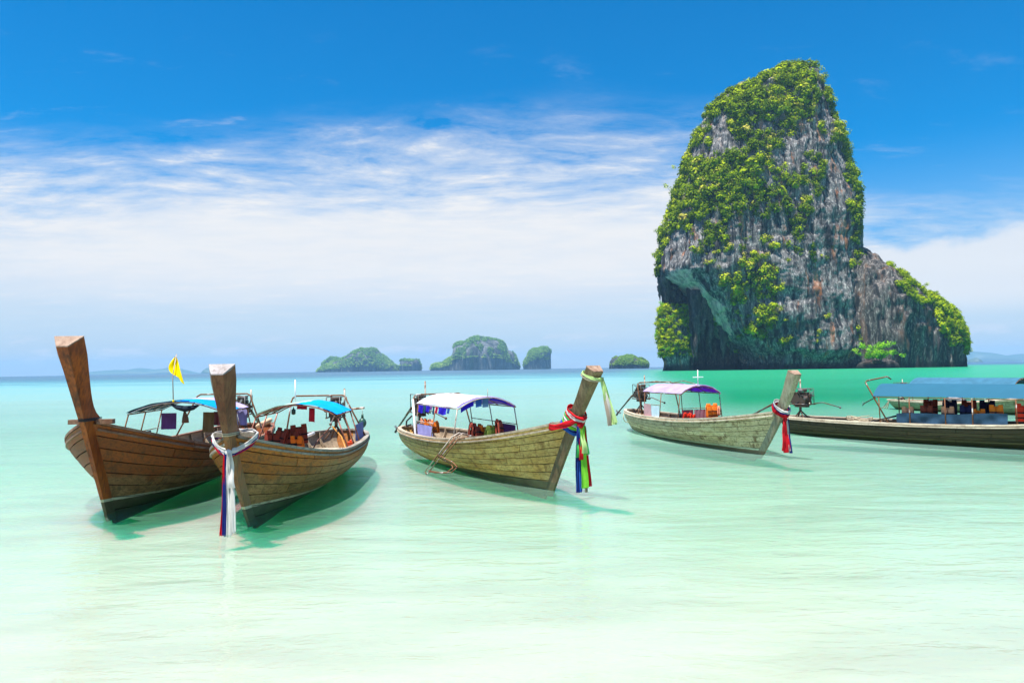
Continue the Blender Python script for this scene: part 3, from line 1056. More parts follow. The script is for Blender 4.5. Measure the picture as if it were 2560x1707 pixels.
class Hull:
    def __init__(self, **p):
        self.__dict__.update(p)

    def lag(self, z):
        z = np.asarray(z, float)
        z1, t1, z2, t2 = self.z1, self.t1, self.z2, self.t2
        x = t1 * z * (z - z2) / (z1 * (z1 - z2)) + t2 * z * (z - z1) / (z2 * (z2 - z1))
        s0 = t1 * (-z2) / (z1 * (z1 - z2)) + t2 * (-z1) / (z2 * (z2 - z1))
        return np.where(z < 0, s0 * z, x)

    def G(self, s):
        return self.gm + (self.gb - self.gm) * np.maximum(0, 1 - s / .75) ** self.pw + self.gs * np.maximum(0, (s - .7) / .3) ** 2

    def K(self, s):
        return -0.25 + 0.05 * np.minimum(1, s / .5) + 0.24 * np.maximum(0, (s - .55) / .45) ** 2

    def B(self, s):
        f = np.maximum(0, 1 - s / self.bm)
        a = np.maximum(0, (s - self.bm) / (1 - self.bm))
        return self.Bm * (1 - f ** self.q) * np.sqrt(np.maximum(0.02, 1 - self.cs * a ** 2.5)) + 0.05 * f

    def at(self, s, v, side=1, inset=0.0):
        s = np.asarray(s, float) + 0 * np.asarray(v, float)
        v = np.asarray(v, float) + 0 * s
        P = self._raw(s, v, side)
        if np.any(inset):
            e = 1e-3
            du = self._raw(np.minimum(s + e, 1), v, side) - self._raw(np.maximum(s - e, 0), v, side)
            dv = self._raw(s, np.minimum(v + e, 1), side) - self._raw(s, np.maximum(v - e, 0), side)
            n = np.cross(du, dv) * side
            n /= np.maximum(np.linalg.norm(n, axis=-1, keepdims=True), 1e-9)
            P = P + n * inset          # positive = outwards
        return P

    def _raw(self, s, v, side):
        z = self.K(s) + (self.G(s) - self.K(s)) * v
        k0, g0 = self.K(np.float64(0)), self.G(np.float64(0))
        rab = self.lag(k0 + (g0 - k0) * v) - 0.26
        x = -self.L * s + rab * np.maximum(0, 1 - s) ** 2.5 - 0.3 * v * s ** 6
        e = 1.15 + 1.3 * np.minimum(1, s / .5)
        y = side * self.B(s) * (1 - (1 - v) ** e)
        return np.stack([x, y, z], -1)

    def s_at_x(self, x, v=1.0):
        ss = np.linspace(0, 1, 400)
        return float(ss[np.abs(self.at(ss, v)[:, 0] - x).argmin()])

    def gun(self, x, side):
        return self.at(self.s_at_x(x), 1.0, side)


def swept(H, side, prof, ss, v=1.0, inset=0.0):
    """a rail along the hull: prof = corners (outwards, up)"""
    C = H.at(ss, v, side)
    T = np.gradient(C, axis=0)
    Nn = np.stack([T[:, 1], -T[:, 0], 0 * T[:, 0]], -1)
    Nn /= np.maximum(np.linalg.norm(Nn, axis=1, keepdims=True), 1e-9)
    out = np.sign((Nn[len(ss) // 2] * [0, side, 0]).sum())
    Nn *= out
    mb = MB()
    n, k = len(ss), len(prof)
    V = [C[i] + Nn[i] * a + np.array([0, 0, b]) for i in range(n) for a, b in prof]
    F = [(i * k + j, i * k + (j + 1) % k, (i + 1) * k + (j + 1) % k, (i + 1) * k + j) for i in range(n - 1) for j in range(k)]
    F += [tuple(range(k))[::-1], tuple((n - 1) * k + j for j in range(k))]
    return mb.add(V, F)


def tape(pts, wd, th, up=(0, 0, 1)):
    """a flat band along a line"""
    rows = []
    for i, p in enumerate(pts):
        p = Vector(p)
        d = (Vector(pts[min(i + 1, len(pts) - 1)]) - Vector(pts[max(0, i - 1)])).normalized()
        sd = d.cross(Vector(up)).normalized()
        rows.append([p - sd * wd / 2, p + sd * wd / 2])
    return MB().sheet(rows, th, True)


def boat(H, label, woods, stem, ribs=12, floor_z=0.12, nails=False, planks=8, name='longtail_boat', dark_in=None):
    root = thing(name, label, 'boat', (H.bx, H.by, 0), H.th, 'wooden long-tail boats moored in the shallows')
    wp, ws, wg = woods
    win = dark_in or WOOD_IN
    vs = np.linspace(0.0, 1.0, planks + 1) ** 0.92
    cuts0 = [0.0, 0.16, 0.36, 0.58, 0.8, 1.0]
    for side in (1, -1):
        for k in range(planks):
            off = 0.09 * ((k * 7) % 3 - 1)
            cuts = [0.0] + [c + off * (0.5 if c < .2 else 1) for c in cuts0[1:-1]] + [1.0]
            if k < 2:
                cuts = [0.0, 0.5, 1.0]
            for a, b in zip(cuts[:-1], cuts[1:]):
                ns = max(4, int((b - a) * 26))
                ss = np.linspace(a + (0.0007 if a > 0 else 0), b - (0.0007 if b < 1 else 0), ns)
                hgt = 1.3
                g = 0.0065 / hgt
                vv = np.linspace(vs[k] + g, vs[k + 1] - g, 3)
                proud = rng.uniform(0.0, 0.004)
                S, V = np.meshgrid(ss, vv, indexing='ij')
                P = H.at(S, V, side, proud)
                MB().sheet(P if side < 0 else P[:, ::-1], -0.03 if False else 0.03, True).build('plank', wp, root)
        S, V = np.meshgrid(np.linspace(0, 1, 40), np.linspace(0, 1, 12), indexing='ij')
    # a dark inner skin that shows in the seams and closes the bottom
    mb = MB()
    for side in (1, -1):
        mb.sheet(H.at(S, V * 0.995, side, -0.012), 0)
    mb.build('caulking', CAULK, root)
    mb = MB()
    for side in (1, -1):
        mb.sheet(H.at(S, V * 0.99, side, -0.036), 0)
    mb.build('lining', win, root)
    # transom
    vv = np.linspace(0, 1, 9)
    rows = [H.at(1.0, vv, -1), H.at(1.0, vv, 1)]
    MB().sheet(np.stack(rows), 0.03, False).build('transom', wp, root)
    # stem and prow
    zk = -0.14
    z_sp = H.gb + stem.get('split', 0.06)
    d_low, d_top = stem.get('d0', 0.27), stem.get('d1', 0.33)
    kn, wb, wf = stem.get('knee', 0.24), stem.get('wb', 0.5), stem.get('wf', 0.2)
    rise = stem.get('rise', 0.18)

    def ring(z, top=False):
        q = min(max((z - z_sp) / (H.z2 - z_sp), 0), 1)
        lowq = min(max((z - zk) / (z_sp - zk), 0), 1)
        xf = float(H.lag(z))
        d = d_low + (d_top - d_low) * q + (kn * math.exp(-(z - z_sp) / 0.16) if z >= z_sp else kn * math.exp(-(z_sp - z) / 0.10))
        f = 0.05 + 0.05 * lowq + (wf - 0.10) * q
        b = 0.13 + 0.05 * lowq + (wb - 0.18) * q
        xb = xf - d
        dz = rise if top else 0
        sl = (H.t2 - H.t1) / (H.z2 - H.z1)
        return [(xf, -f / 2, z), (xf, f / 2, z), (xf - d * 0.45, (f * .4 + b * .6) / 2, z + dz * .45), (xb + sl * dz, b / 2, z + dz), (xb + sl * dz, -b / 2, z + dz),
                (xf - d * 0.45, -(f * .4 + b * .6) / 2, z + dz * .45)]

    def post(z0, z1, nm, m, top=False):
        zs = list(np.linspace(z0, z1, 12))
        mb = MB()
        V = []
        for i, z in enumerate(zs):
            V += ring(z, top and i == len(zs) - 1)
        F = [(i * 6 + j, i * 6 + (j + 1) % 6, (i + 1) * 6 + (j + 1) % 6, (i + 1) * 6 + j) for i in range(len(zs) - 1) for j in range(6)]
        F += [(5, 4, 3, 2, 1, 0), tuple(66 + j for j in range(6))]
        mb.add(V, F)
        return mb.build(nm, m, root)

    post(zk, z_sp - 0.006, 'stem_post', ws)
    post(z_sp + 0.006, H.z2, 'prow_post', stem.get('mat', ws), True)
    tp = [Vector(q) for q in ring(H.z2, True)]
    MB().add([q + Vector((0, 0, 0.004)) for q in tp] + [q + Vector((0, 0, 0.026)) for q in tp],
             [(5, 4, 3, 2, 1, 0), (6, 7, 8, 9, 10, 11)] + [(i, (i + 1) % 6, (i + 1) % 6 + 6, i + 6) for i in range(6)]).build('prow_cap', stem.get('cap', CAPW), root)
    r_ = ring(z_sp)
    lash = MB()
    for dz in (-0.02, 0.012):
        lash.tube([(p[0] + (0.008 if k in (0, 1) else -0.008), p[1] * 1.06, p[2] + dz) for k, p in enumerate(r_ + r_[:1])], 0.013, 5)
    lash.build('lashing', RUBBER if stem.get('lash', True) else ROPE, root)
    # rails
    ss = np.linspace(0.004, 1.0, 44)
    for side in (1, -1):
        swept(H, side, [(-0.09, -0.012), (0.035, -0.012), (0.035, 0.04), (-0.09, 0.04)], ss).build('gunwale', wg, root)
        swept(H, side, [(0.004, -0.032), (0.055, -0.028), (0.055, 0.012), (0.004, 0.014)], ss, 0.945).build('rub_rail', wg, root)
    e1, e2 = H.at(1.0, 1.0, 1), H.at(1.0, 1.0, -1)
    MB().beam(e1 + np.array([-.01, .03, .016]), e2 + np.array([-.01, -.03, .016]), 0.13, 0.058).build('stern_cap', wg, root)
    # frames, floor, thwarts
    for k in range(ribs):
        s = 0.13 + 0.8 * k / (ribs - 1)
        for side in (1, -1):
            vv = np.linspace(0.30, 0.985, 6)
            o = H.at(s, vv, side, -0.05)
            i_ = H.at(s, vv, side, -0.05 - np.linspace(0.10, 0.06, 6)[:, None])
            mb = MB()
            V = [p + np.array([dx, 0, 0]) for dx in (-.028, .028) for p in list(o) + list(i_)]
            n = 6
            F = []
            for j in range(n - 1):
                F += [(j, j + 1, n + j + 1, n + j), (2 * n + j + 1, 2 * n + j, 3 * n + j, 3 * n + j + 1), (n + j, n + j + 1, 3 * n + j + 1, 3 * n + j),
                      (j + 1, j, 2 * n + j, 2 * n + j + 1)]
            F += [(n - 1, 3 * n - 1, 4 * n - 1, 2 * n - 1), (0, n, 3 * n, 2 * n)]
            mb.add(V, F).build('rib', win, root)
    for k in range(7):
        y = (k - 3) * 0.2
        vq = lambda s: (floor_z - H.K(s)) / (H.G(s) - H.K(s))
        sl = [s for s in np.linspace(0.1, 0.95, 60) if H.at(s, vq(s), 1)[1] > abs(y) + 0.12]
        if len(sl) < 4:
            continue
        xa, xb = H.at(sl[0], vq(sl[0]))[0], H.at(sl[-1], vq(sl[-1]))[0]
        MB().beam((xa, y, floor_z), (xb, y, floor_z), 0.19, 0.025).build('floorboard', win, root)
    for s in (0.16, 0.30):
        p = H.at(s, 0.86, 1, -0.05)
        MB().box((p[0], 0, p[2]), (0.26, 2 * abs(p[1]), 0.035)).build('thwart', win, root)
    if nails:
        mb = MB()
        for side in (1, -1):
            for k in range(2, planks):
                for s in np.linspace(0.05, 0.95, 26):
                    for dv in (0.010, -0.012):
                        c = H.at(s + rng.uniform(-.004, .004), vs[k] + dv, side, 0.008)
                        mb.ball(c, 0.016, 5, 3)
        tag(mb.build('nail_heads', plain('rusty_nail', (0.05, 0.028, 0.015), 0.9), root), kind='stuff')
    return root


def arch_pts(x, w, ze, zc, n=13, y0=0.0):
    """barrel section across the boat"""
    out = []
    for i in range(n):
        u = -1 + 2 * i / (n - 1)
        out.append((x, y0 + w * u, ze + (zc - ze) * (1 - abs(u) ** 2.1)))
    return out


def canopy(root, H, x0, x1, w, ze, zc, panels, post_x, frame=STEEL, lining=None, trim=None, n_hoop=4, foot=None, y0=0.0, post_r=0.017, sag=0.012):
    """panels: (u0, u1, x0, x1, material) pieces of the cover across (-1..1) and along"""
    cr = link('canopy', None, root)
    mb = MB()
    for k in range(n_hoop):
        x = x0 + (x1 - x0) * k / (n_hoop - 1)
        mb.tube(arch_pts(x, w, ze, zc, y0=y0), 0.016, 6)
    mb.build('roof_hoops', trim or frame, cr)
    for u in (-1, 1):
        MB().tube([(x0, y0 + w * u, ze), (x1, y0 + w * u, ze)], 0.017, 6).build('eave_rail', frame, cr)
    for u in (-0.5, 0, 0.5):
        z = ze + (zc - ze) * (1 - abs(u) ** 2.1) - 0.01
        MB().tube([(x0, y0 + w * u, z), (x1, y0 + w * u, z)], 0.012, 5).build('roof_rail', frame, cr)

    def cover(u0, u1, xa, xb, m, nm, dz):
        rows = []
        for i in range(9):
            x = xa + (xb - xa) * i / 8
            row = []
            for j in range(11):
                u = u0 + (u1 - u0) * j / 10
                wig = sag * math.sin(x * 7.1 + u * 5) * math.cos(u * 9 + x * 3)
                row.append((x, y0 + w * u * 1.012, ze + (zc - ze) * (1 - abs(u) ** 2.1) + dz + wig))
            rows.append(row)
        MB().sheet(rows, 0.006, True).build(nm, m, cr)
    for u0, u1, xa, xb, m in panels:
        cover(u0, u1, xa, xb, m, 'canopy_cloth', 0.034)
    if lining is not None:
        cover(-0.99, 0.99, x0 - 0.02 * np.sign(x0 - x1), x1, lining, 'canopy_lining', 0.021)
    for x in post_x:
        for u in (-1, 1):
            side = 1 if u > 0 else -1
            g = H.gun(x, side)
            MB().tube([(g[0], g[1] - side * 0.05, g[2] - 0.12), (x, y0 + w * u, ze)], post_r, 6).build('canopy_post', frame, cr)
    return cr


def rail_arch(root, H, x, w, z, m=STEEL, lean=0.35, y0=0.0):
    pts = []
    ga, gb_ = H.gun(x + lean, -1), H.gun(x + lean, 1)
    pts = [(x + lean, ga[1] + 0.05, ga[2]), (x + 0.05, y0 - w, z - 0.16), (x + 0.01, y0 - w + 0.03, z - 0.06), (x, y0 - w + 0.13, z),
           (x, y0 + w - 0.13, z), (x + 0.01, y0 + w - 0.03, z - 0.06), (x + 0.05, y0 + w, z - 0.16), (x + lean, gb_[1] - 0.05, gb_[2])]
    return MB().tube(pts, 0.024, 7).build('rail_arch', m, root)


def engine(root, x, z, pipe=0.35, tilt=0.0, shaft_dir=-1, tiller=1.3, seed=0):
    """car engine on a swivel at the stern, with its long shaft and tiller"""
    r = random.Random(seed)
    e = link('engine', None, root)
    e.location = (x, 0, z)
    e.rotation_euler = (0, tilt, 0)
    mb = MB()
    mb.box((0, 0, 0), (0.62, 0.30, 0.34)).box((0, 0, 0.22), (0.58, 0.22, 0.12)).box((0.02, 0, -0.24), (0.5, 0.24, 0.16))
    for k in range(4):
        mb.cyl((-0.21 + 0.14 * k, 0.15, 0.12), (-0.21 + 0.14 * k, 0.27, 0.02), 0.035, 8)
        mb.cyl((-0.21 + 0.14 * k, -0.13, 0.2), (-0.21 + 0.14 * k, -0.13, 0.31), 0.022, 6)
    mb.box((-0.40, 0, -0.02), (0.2, 0.26, 0.28))
    mb.build('engine_block', ENGINE, e)
    f = MB().cyl((0.05, 0.02, 0.30), (0.05, 0.02, 0.42), 0.17, 14)
    f.build('air_filter', ENGINE_L if seed % 2 else ENGINE, e)
    al = MB().cyl((0.22, -0.22, 0.05), (0.38, -0.22, 0.05), 0.085, 10)
    al.build('alternator', ENGINE_L, e)
    pl = MB()
    for yy, zz, rr in ((0, -0.1, .11), (0, 0.14, .08), (-0.22, 0.05, .055)):
        pl.cyl((0.33, yy, zz), (0.37, yy, zz), rr, 12)
    pl.build('pulleys', ENGINE_L, e)
    fan = MB()
    for k in range(6):
        a = k * math.pi / 3
        fan.beam((0.40, 0.03 * math.cos(a), 0.14 + 0.03 * math.sin(a)), (0.42, 0.2 * math.cos(a), 0.14 + 0.2 * math.sin(a)), 0.06, 0.008, (1, 0, .4))
    fan.build('fan', ENGINE_L, e)
    h = MB()
    for k in range(9):
        p0 = Vector((r.uniform(-.3, .3), r.uniform(-.2, .2), r.uniform(-.1, .35)))
        p1 = Vector((r.uniform(-.35, .4), r.uniform(-.32, .32), r.uniform(-.3, .42)))
        mid = (p0 + p1) / 2 + Vector((r.uniform(-.1, .1), r.uniform(-.2, .2), r.uniform(.05, .2)))
        h.tube([p0.lerp(mid, q) * (1 - q) + mid.lerp(p1, q) * q for q in (0, .2, .4, .6, .8, 1)], r.uniform(.012, .024), 6)
    h.build('hoses', RUBBER, e)
    MB().tube([(-0.1, 0.2, 0.1), (-0.14, 0.25, 0.3), (-0.14, 0.24, 0.42 + pipe)], 0.026, 8).build('exhaust_pipe', STEEL_RUST, e)
    fr = MB()
    for s in (-1, 1):
        fr.tube([(-0.5, 0.2 * s, -0.2), (0.48, 0.2 * s, -0.2)], 0.022, 6)
        fr.tube([(-0.42, 0.2 * s, -0.2), (-0.42, 0.2 * s, 0.42), (0.42, 0.2 * s, 0.42), (0.42, 0.2 * s, -0.2)], 0.016, 6)
    fr.build('engine_cradle', STEEL_DARK, e)
    MB().tube([(0.45, 0.1, -0.18), (0.8, 0.12, -0.12), (0.45 + tiller, 0.18, -0.30)], 0.02, 6).ball((0.45 + tiller, 0.18, -0.30), 0.045, 8, 5).build('tiller', STEEL_DARK, e)
    sh = MB().tube([(-0.5, 0, 0.0), (-1.0, 0, -0.12), (-2.6, 0, -0.95)], [0.06, 0.045, 0.03], 8)
    sh.build('propeller_shaft', STEEL_DARK, e)
    pr = MB()
    for k in range(3):
        a = k * 2.094
        pr.beam((-2.6, 0.02 * math.cos(a), -0.95 + 0.02 * math.sin(a)), (-2.62, 0.15 * math.cos(a), -0.95 + 0.15 * math.sin(a)), 0.09, 0.01, (1, 0.3, 0.4))
    pr.build('propeller', ENGINE_L, e)
    st = MB()
    st.tube([(-0.05, 0, -0.2), (-0.05, 0, -0.52)], 0.05, 8)
    for s in (-1, 1):
        st.tube([(-0.05, 0, -0.45), (0.25, 0.28 * s, -0.85)], 0.028, 6)
        st.tube([(-0.05, 0, -0.45), (-0.3, 0.2 * s, -0.85)], 0.028, 6)
    st.build('engine_stand', STEEL_DARK, e)
    return e


def curtain(root, pts, drop, m, name='side_curtain', folds=6, depth=0.02, rail=True):
    """cloth hung along a line"""
    a, b = Vector(pts[0]), Vector(pts[1])
    d = (b - a)
    n = d.cross(Vector((0, 0, 1))).normalized()
    cols_ = 3 * folds + 1
    rows = []
    for i in range(6):
        row = []
        for j in range(cols_):
            u = j / (cols_ - 1)
            p = a + d * u + Vector((0, 0, -drop * i / 5)) + n * depth * math.sin(u * folds * 6.28 + i * 0.25) * (0.4 + i / 6)
            row.append(p)
        rows.append(row)
    o = MB().sheet(rows, 0.004, True).build(name, m, root)
    return o


VEST_RED = cloth('vest_maroon', (0.26, 0.05, 0.03), 0.0)
VEST_ORANGE = cloth('vest_orange', (0.85, 0.20, 0.02), 0.0)
VEST_BRIGHT = cloth('vest_red', (0.75, 0.045, 0.02), 0.0)
VEST_PINK = cloth('vest_salmon', (0.80, 0.34, 0.20), 0.0)
VEST_LIME = cloth('vest_lime', (0.45, 0.62, 0.10), 0.0)
VEST_NAVY = cloth('vest_navy', (0.02, 0.02, 0.07), 0.0)
STRAP = plain('webbing', (0.012, 0.012, 0.014), 0.8)


def slab(mb, cx, cz, wd, ht, th, cy=0.0, top_in=0.0, rows=5, cols_=5):
    """a padded panel: soft slab in the x-z plane"""
    A, Bk = [], []
    for i in range(rows):
        v = i / (rows - 1)
        ra, rb = [], []
        for j in range(cols_):
            u = j / (cols_ - 1)
            wv = wd * (1 - top_in * v)
            bulge = th * (0.25 + 0.75 * math.sin(math.pi * min(max(u, .04), .96)) ** 0.5 * math.sin(math.pi * min(max(v, .05), .95)) ** 0.5)
            x, z = cx + (u - 0.5) * wv, cz + (v - 0.5) * ht
            ra.append((x, cy - bulge / 2, z))
            rb.append((x, cy + bulge / 2, z))
        A.append(ra)
        Bk.append(rb)
    mb.sheet(A, 0, True)
    mb.sheet([r[::-1] for r in Bk], 0, True)
    loop_a = A[0] + [r[-1] for r in A[1:-1]] + A[-1][::-1] + [r[0] for r in A[-2:0:-1]]
    loop_b = Bk[0] + [r[-1] for r in Bk[1:-1]] + Bk[-1][::-1] + [r[0] for r in Bk[-2:0:-1]]
    n = len(loop_a)
    mb.add(loop_a + loop_b, [(i, i + n, (i + 1) % n + n, (i + 1) % n) for i in range(n)], True)
    return mb


def life_jacket(m):
    t = thing('life_jacket', '', 'life jacket')
    slab(MB(), -0.125, 0, 0.22, 0.46, 0.09).build('front_panel', m, t)
    slab(MB(), 0.125, 0, 0.22, 0.46, 0.09).build('front_panel', m, t)
    slab(MB(), 0, 0.02, 0.46, 0.5, 0.08, 0.09).build('back_panel', m, t)
    for s in (-1, 1):
        slab(MB(), 0.155 * s, 0.27, 0.17, 0.15, 0.11, 0.04, 0.12).build('shoulder_pad', m, t)
    for z in (-0.12, 0.05):
        MB().box((0, -0.05, z), (0.47, 0.03, 0.032)).build('strap', STRAP, t)
        MB().box((0.0, -0.07, z), (0.05, 0.02, 0.045)).build('buckle', STRAP, t)
    return t


JK = {}


def jacket(root, m, loc, rot, label, sc_=1.0):
    """a life jacket hung in a boat (loc in the boat's own frame)"""
    if m.name not in JK:
        JK[m.name] = life_jacket(m)
        t = JK[m.name]
    else:
        t = copy_tree(JK[m.name])
    M = Matrix.Translation(root.location) @ Matrix.Rotation(root.rotation_euler.z, 4, 'Z') @ Matrix.Translation(loc) @ Euler(rot).to_matrix().to_4x4()
    t.matrix_world = M @ Matrix.Scale(sc_, 4)
    tag(t, label, 'life jacket', 'life jackets hung in the boats')
    return t


def in_boat(root, name, label, cat, loc=(0, 0, 0), rot=(0, 0, 0), group=None):
    """an Empty for something resting in or hanging on a boat, placed in the boat's own frame"""
    t = thing(name, label, cat, group=group)
    t.matrix_world = Matrix.Translation(root.location) @ Matrix.Rotation(root.rotation_euler.z, 4, 'Z') @ Matrix.Translation(loc) @ Euler(rot).to_matrix().to_4x4()
    return t


def strand(top, bottom, wd, m, parent, ph=0.0, face=(1, 0, 0), name='ribbon', curl=0.02):
    """one hanging strip of cloth, a little folded"""
    top, bottom = Vector(top), Vector(bottom)
    f = Vector(face).normalized()
    sd = f.cross(Vector((0, 0, 1))).normalized()
    rows = []
    n = 12
    for i in range(n):
        q = i / (n - 1)
        c = top.lerp(bottom, q) + f * curl * math.sin(q * 7 + ph) + sd * curl * 0.8 * math.sin(q * 5 + ph * 2)
        wv = wd * (0.45 + 0.75 * q ** 0.7)
        row = []
        for j in range(5):
            u = j / 4 - 0.5
            row.append(c + sd * wv * u + f * 0.022 * math.sin(u * 11 + ph + q * 2))
        rows.append(row)
    return MB().sheet(rows, 0.006, True).build(name, m, parent)


def wrap(pts, r, m, parent, name='band'):
    """a strip of cloth wound along a line: flat, a little creased and uneven in width"""
    rows = []
    P = [Vector(p) for p in pts]
    c = sum(P, Vector()) / len(P)
    ph = r * 613 + P[0].z * 31
    for i, p in enumerate(P):
        out = Vector((p.x - c.x, p.y - c.y, 0))
        out = out.normalized() if out.length > 1e-4 else Vector((1, 0, 0))
        wv = r * (1.25 + 0.35 * math.sin(i * 1.7 + ph))
        rows.append([p + Vector((0, 0, wv * u)) + out * (0.012 * math.sin(u * 4 + i * 0.9 + ph) + 0.010 * (1 - u * u)) for u in (-1, -.6, -.2, .2, .6, 1)])
    return MB().sheet(rows, 0.007, True).build(name, m, parent)


def hang(root, name, label, cat, a, b, drop, m, folds=3, depth=0.03, group=None):
    """a cloth hung on a rail of a boat, between two points of the boat's frame"""
    t = in_boat(root, name, label, cat, a, group=group)
    curtain(t, [(0, 0, 0), Vector(b) - Vector(a)], drop, m, 'cloth', folds, depth)
    return t


# timber of the boats
bot = (0.045, 0.042, 0.022)
W1 = wood('varnished_planks', (0.24, 0.115, 0.04), (0.38, 0.22, 0.10), (0.05, 0.022, 0.008), upper=(0.25, 0.058, 0.005), upper_h=0.72,
          stripe=(0.27, 0.05, (0.46, 0.47, 0.34)), bottom=bot, slope=0.06, blotch=0.6)
W1S = wood('varnished_stem', (0.36, 0.085, 0.010), (0.22, 0.042, 0.007), (0.06, 0.014, 0.005), stripe=(0.27, 0.05, (0.46, 0.47, 0.34)), bottom=bot, grain_ax='z', rough=0.38, blotch=0.8)
W1G = wood('varnished_rail', (0.18, 0.075, 0.04), (0.28, 0.16, 0.10), (0.07, 0.035, 0.02))
W2 = wood('olive_planks', (0.24, 0.13, 0.038), (0.34, 0.20, 0.075), (0.055, 0.028, 0.010), upper=(0.34, 0.11, 0.010), upper_h=0.85,
          stripe=(0.25, 0.055, (0.52, 0.54, 0.36)), bottom=(0.045, 0.055, 0.03), slope=0.04, blotch=0.55)
W2S = wood('olive_stem', (0.20, 0.11, 0.045), (0.26, 0.085, 0.02), (0.06, 0.035, 0.018), stripe=(0.25, 0.055, (0.52, 0.54, 0.36)), bottom=(0.045, 0.055, 0.03), grain_ax='z', rough=0.42)
W2P = wood('red_brown_prow', (0.14, 0.042, 0.016), (0.20, 0.09, 0.038), (0.05, 0.015, 0.007), grain_ax='z', rough=0.42)
W2G = wood('grey_rail', (0.30, 0.25, 0.19), (0.42, 0.38, 0.32), (0.10, 0.08, 0.06))
W3 = wood('yellowed_planks', (0.60, 0.34, 0.085), (0.72, 0.48, 0.17), (0.19, 0.075, 0.018), stripe=(0.20, 0.026, None), bottom=(0.085, 0.075, 0.035), slope=0.05, blotch=0.75)
W3S = wood('worn_stem', (0.22, 0.145, 0.07), (0.36, 0.26, 0.14), (0.07, 0.04, 0.018), stripe=(0.20, 0.026, None), bottom=(0.085, 0.075, 0.035), grain_ax='z')
W3G = wood('bleached_rail', (0.60, 0.50, 0.36), (0.46, 0.36, 0.25), (0.20, 0.14, 0.09))
W4 = wood('grey_green_planks', (0.56, 0.40, 0.21), (0.68, 0.53, 0.32), (0.15, 0.075, 0.028), stripe=(0.12, 0.012, (0.70, 0.68, 0.46)), bottom=(0.13, 0.085, 0.05), blotch=0.9)
W4S = wood('pale_stem', (0.34, 0.28, 0.18), (0.44, 0.38, 0.26), (0.13, 0.085, 0.045), stripe=(0.12, 0.012, None), bottom=(0.13, 0.085, 0.05), grain_ax='z')
W4G = wood('cream_rail', (0.66, 0.57, 0.43), (0.50, 0.40, 0.29), (0.22, 0.15, 0.10))
W5 = wood('dark_planks', (0.036, 0.027, 0.013), (0.062, 0.045, 0.022), (0.014, 0.010, 0.006), upper=(0.075, 0.045, 0.02), upper_h=0.55, stripe=(0.16, 0.004, (0.16, 0.12, 0.06)),
          bottom=(0.038, 0.025, 0.012), blotch=0.4)
W6 = wood('green_grey_planks', (0.34, 0.34, 0.20), (0.44, 0.40, 0.25), (0.12, 0.075, 0.03), stripe=(0.1, 0.0, None), bottom=(0.05, 0.06, 0.03), blotch=0.7)

H1 = Hull(pw=4.0, bm=.35, bx=-8.183, by=14.35, th=-1.487, L=10.051, Bm=1.45, gb=1.896, gm=.928, gs=.10, t1=.92, z1=1.85, t2=1.656, z2=3.30, q=3.3, cs=.75)
H2 = Hull(pw=4.0, bm=.42, bx=-5.055, by=13.571, th=-1.523, L=9.634, Bm=1.318, gb=1.67, gm=.912, gs=-.04, t1=1.098, z1=1.583, t2=1.572, z2=2.76, q=2.9, cs=.95)
H3 = Hull(pw=2.597, bm=.51, bx=.911, by=16.389, th=-1.103, L=9.989, Bm=1.085, gb=1.657, gm=.805, gs=-.012, t1=1.01, z1=1.481, t2=1.925, z2=2.701, q=2.345, cs=.95)
H4 = Hull(pw=2.616, bm=.491, bx=7.815, by=22.385, th=-1.317, L=9.816, Bm=.96, gb=1.386, gm=.819, gs=.073, t1=.993, z1=1.202, t2=1.817, z2=2.50, q=2.483, cs=.95)
H5 = Hull(pw=3.162, bm=.464, bx=18.83, by=20.916, th=-.82, L=11.078, Bm=1.033, gb=1.24, gm=.662, gs=.051, t1=1.0, z1=1.5, t2=1.9, z2=2.6, q=2.4, cs=.88)
H6 = Hull(pw=1.984, bm=.507, bx=28.455, by=34.983, th=-1.051, L=10.043, Bm=1.0, gb=1.54, gm=.557, gs=.013, t1=1.0, z1=1.5, t2=1.9, z2=2.6, q=2.4, cs=.914)

BLUE_T = cloth('blue_tarpaulin', (0.0, 0.34, 0.86), 0.25)
DKBLUE = cloth('dark_blue_lining', (0.02, 0.10, 0.16), 0.1)
WHITE_T = cloth('white_tarpaulin', (0.84, 0.82, 0.86), 0.45)
LILAC = cloth('lilac_cloth', (0.50, 0.42, 0.74), 0.25)
PALE_GRN = cloth('pale_green_lining', (0.42, 0.55, 0.46), 0.25)
PURPLE = cloth('purple_cloth', (0.13, 0.06, 0.24), 0.1)
VIOLET = cloth('violet_lining', (0.42, 0.08, 0.80), 0.7)
ROYAL = cloth('royal_blue_cloth', (0.04, 0.02, 0.62), 0.2)
PERI = cloth('periwinkle_sheet', (0.42, 0.40, 0.78), 0.2)
SLATE = cloth('slate_blue_cover', (0.024, 0.105, 0.165), 0.02, 0.9, 0.04)
NAVYT = cloth('navy_tarpaulin', (0.018, 0.045, 0.080), 0.0, 0.8, 0.35)
PINKISH = cloth('pink_sheet', (0.74, 0.44, 0.46), 0.3)
CLEARISH = cloth('clear_sheet', (0.72, 0.84, 0.90), 0.4, 0.2)
WINE = cloth('wine_sheet', (0.20, 0.05, 0.07), 0.1, 0.3)

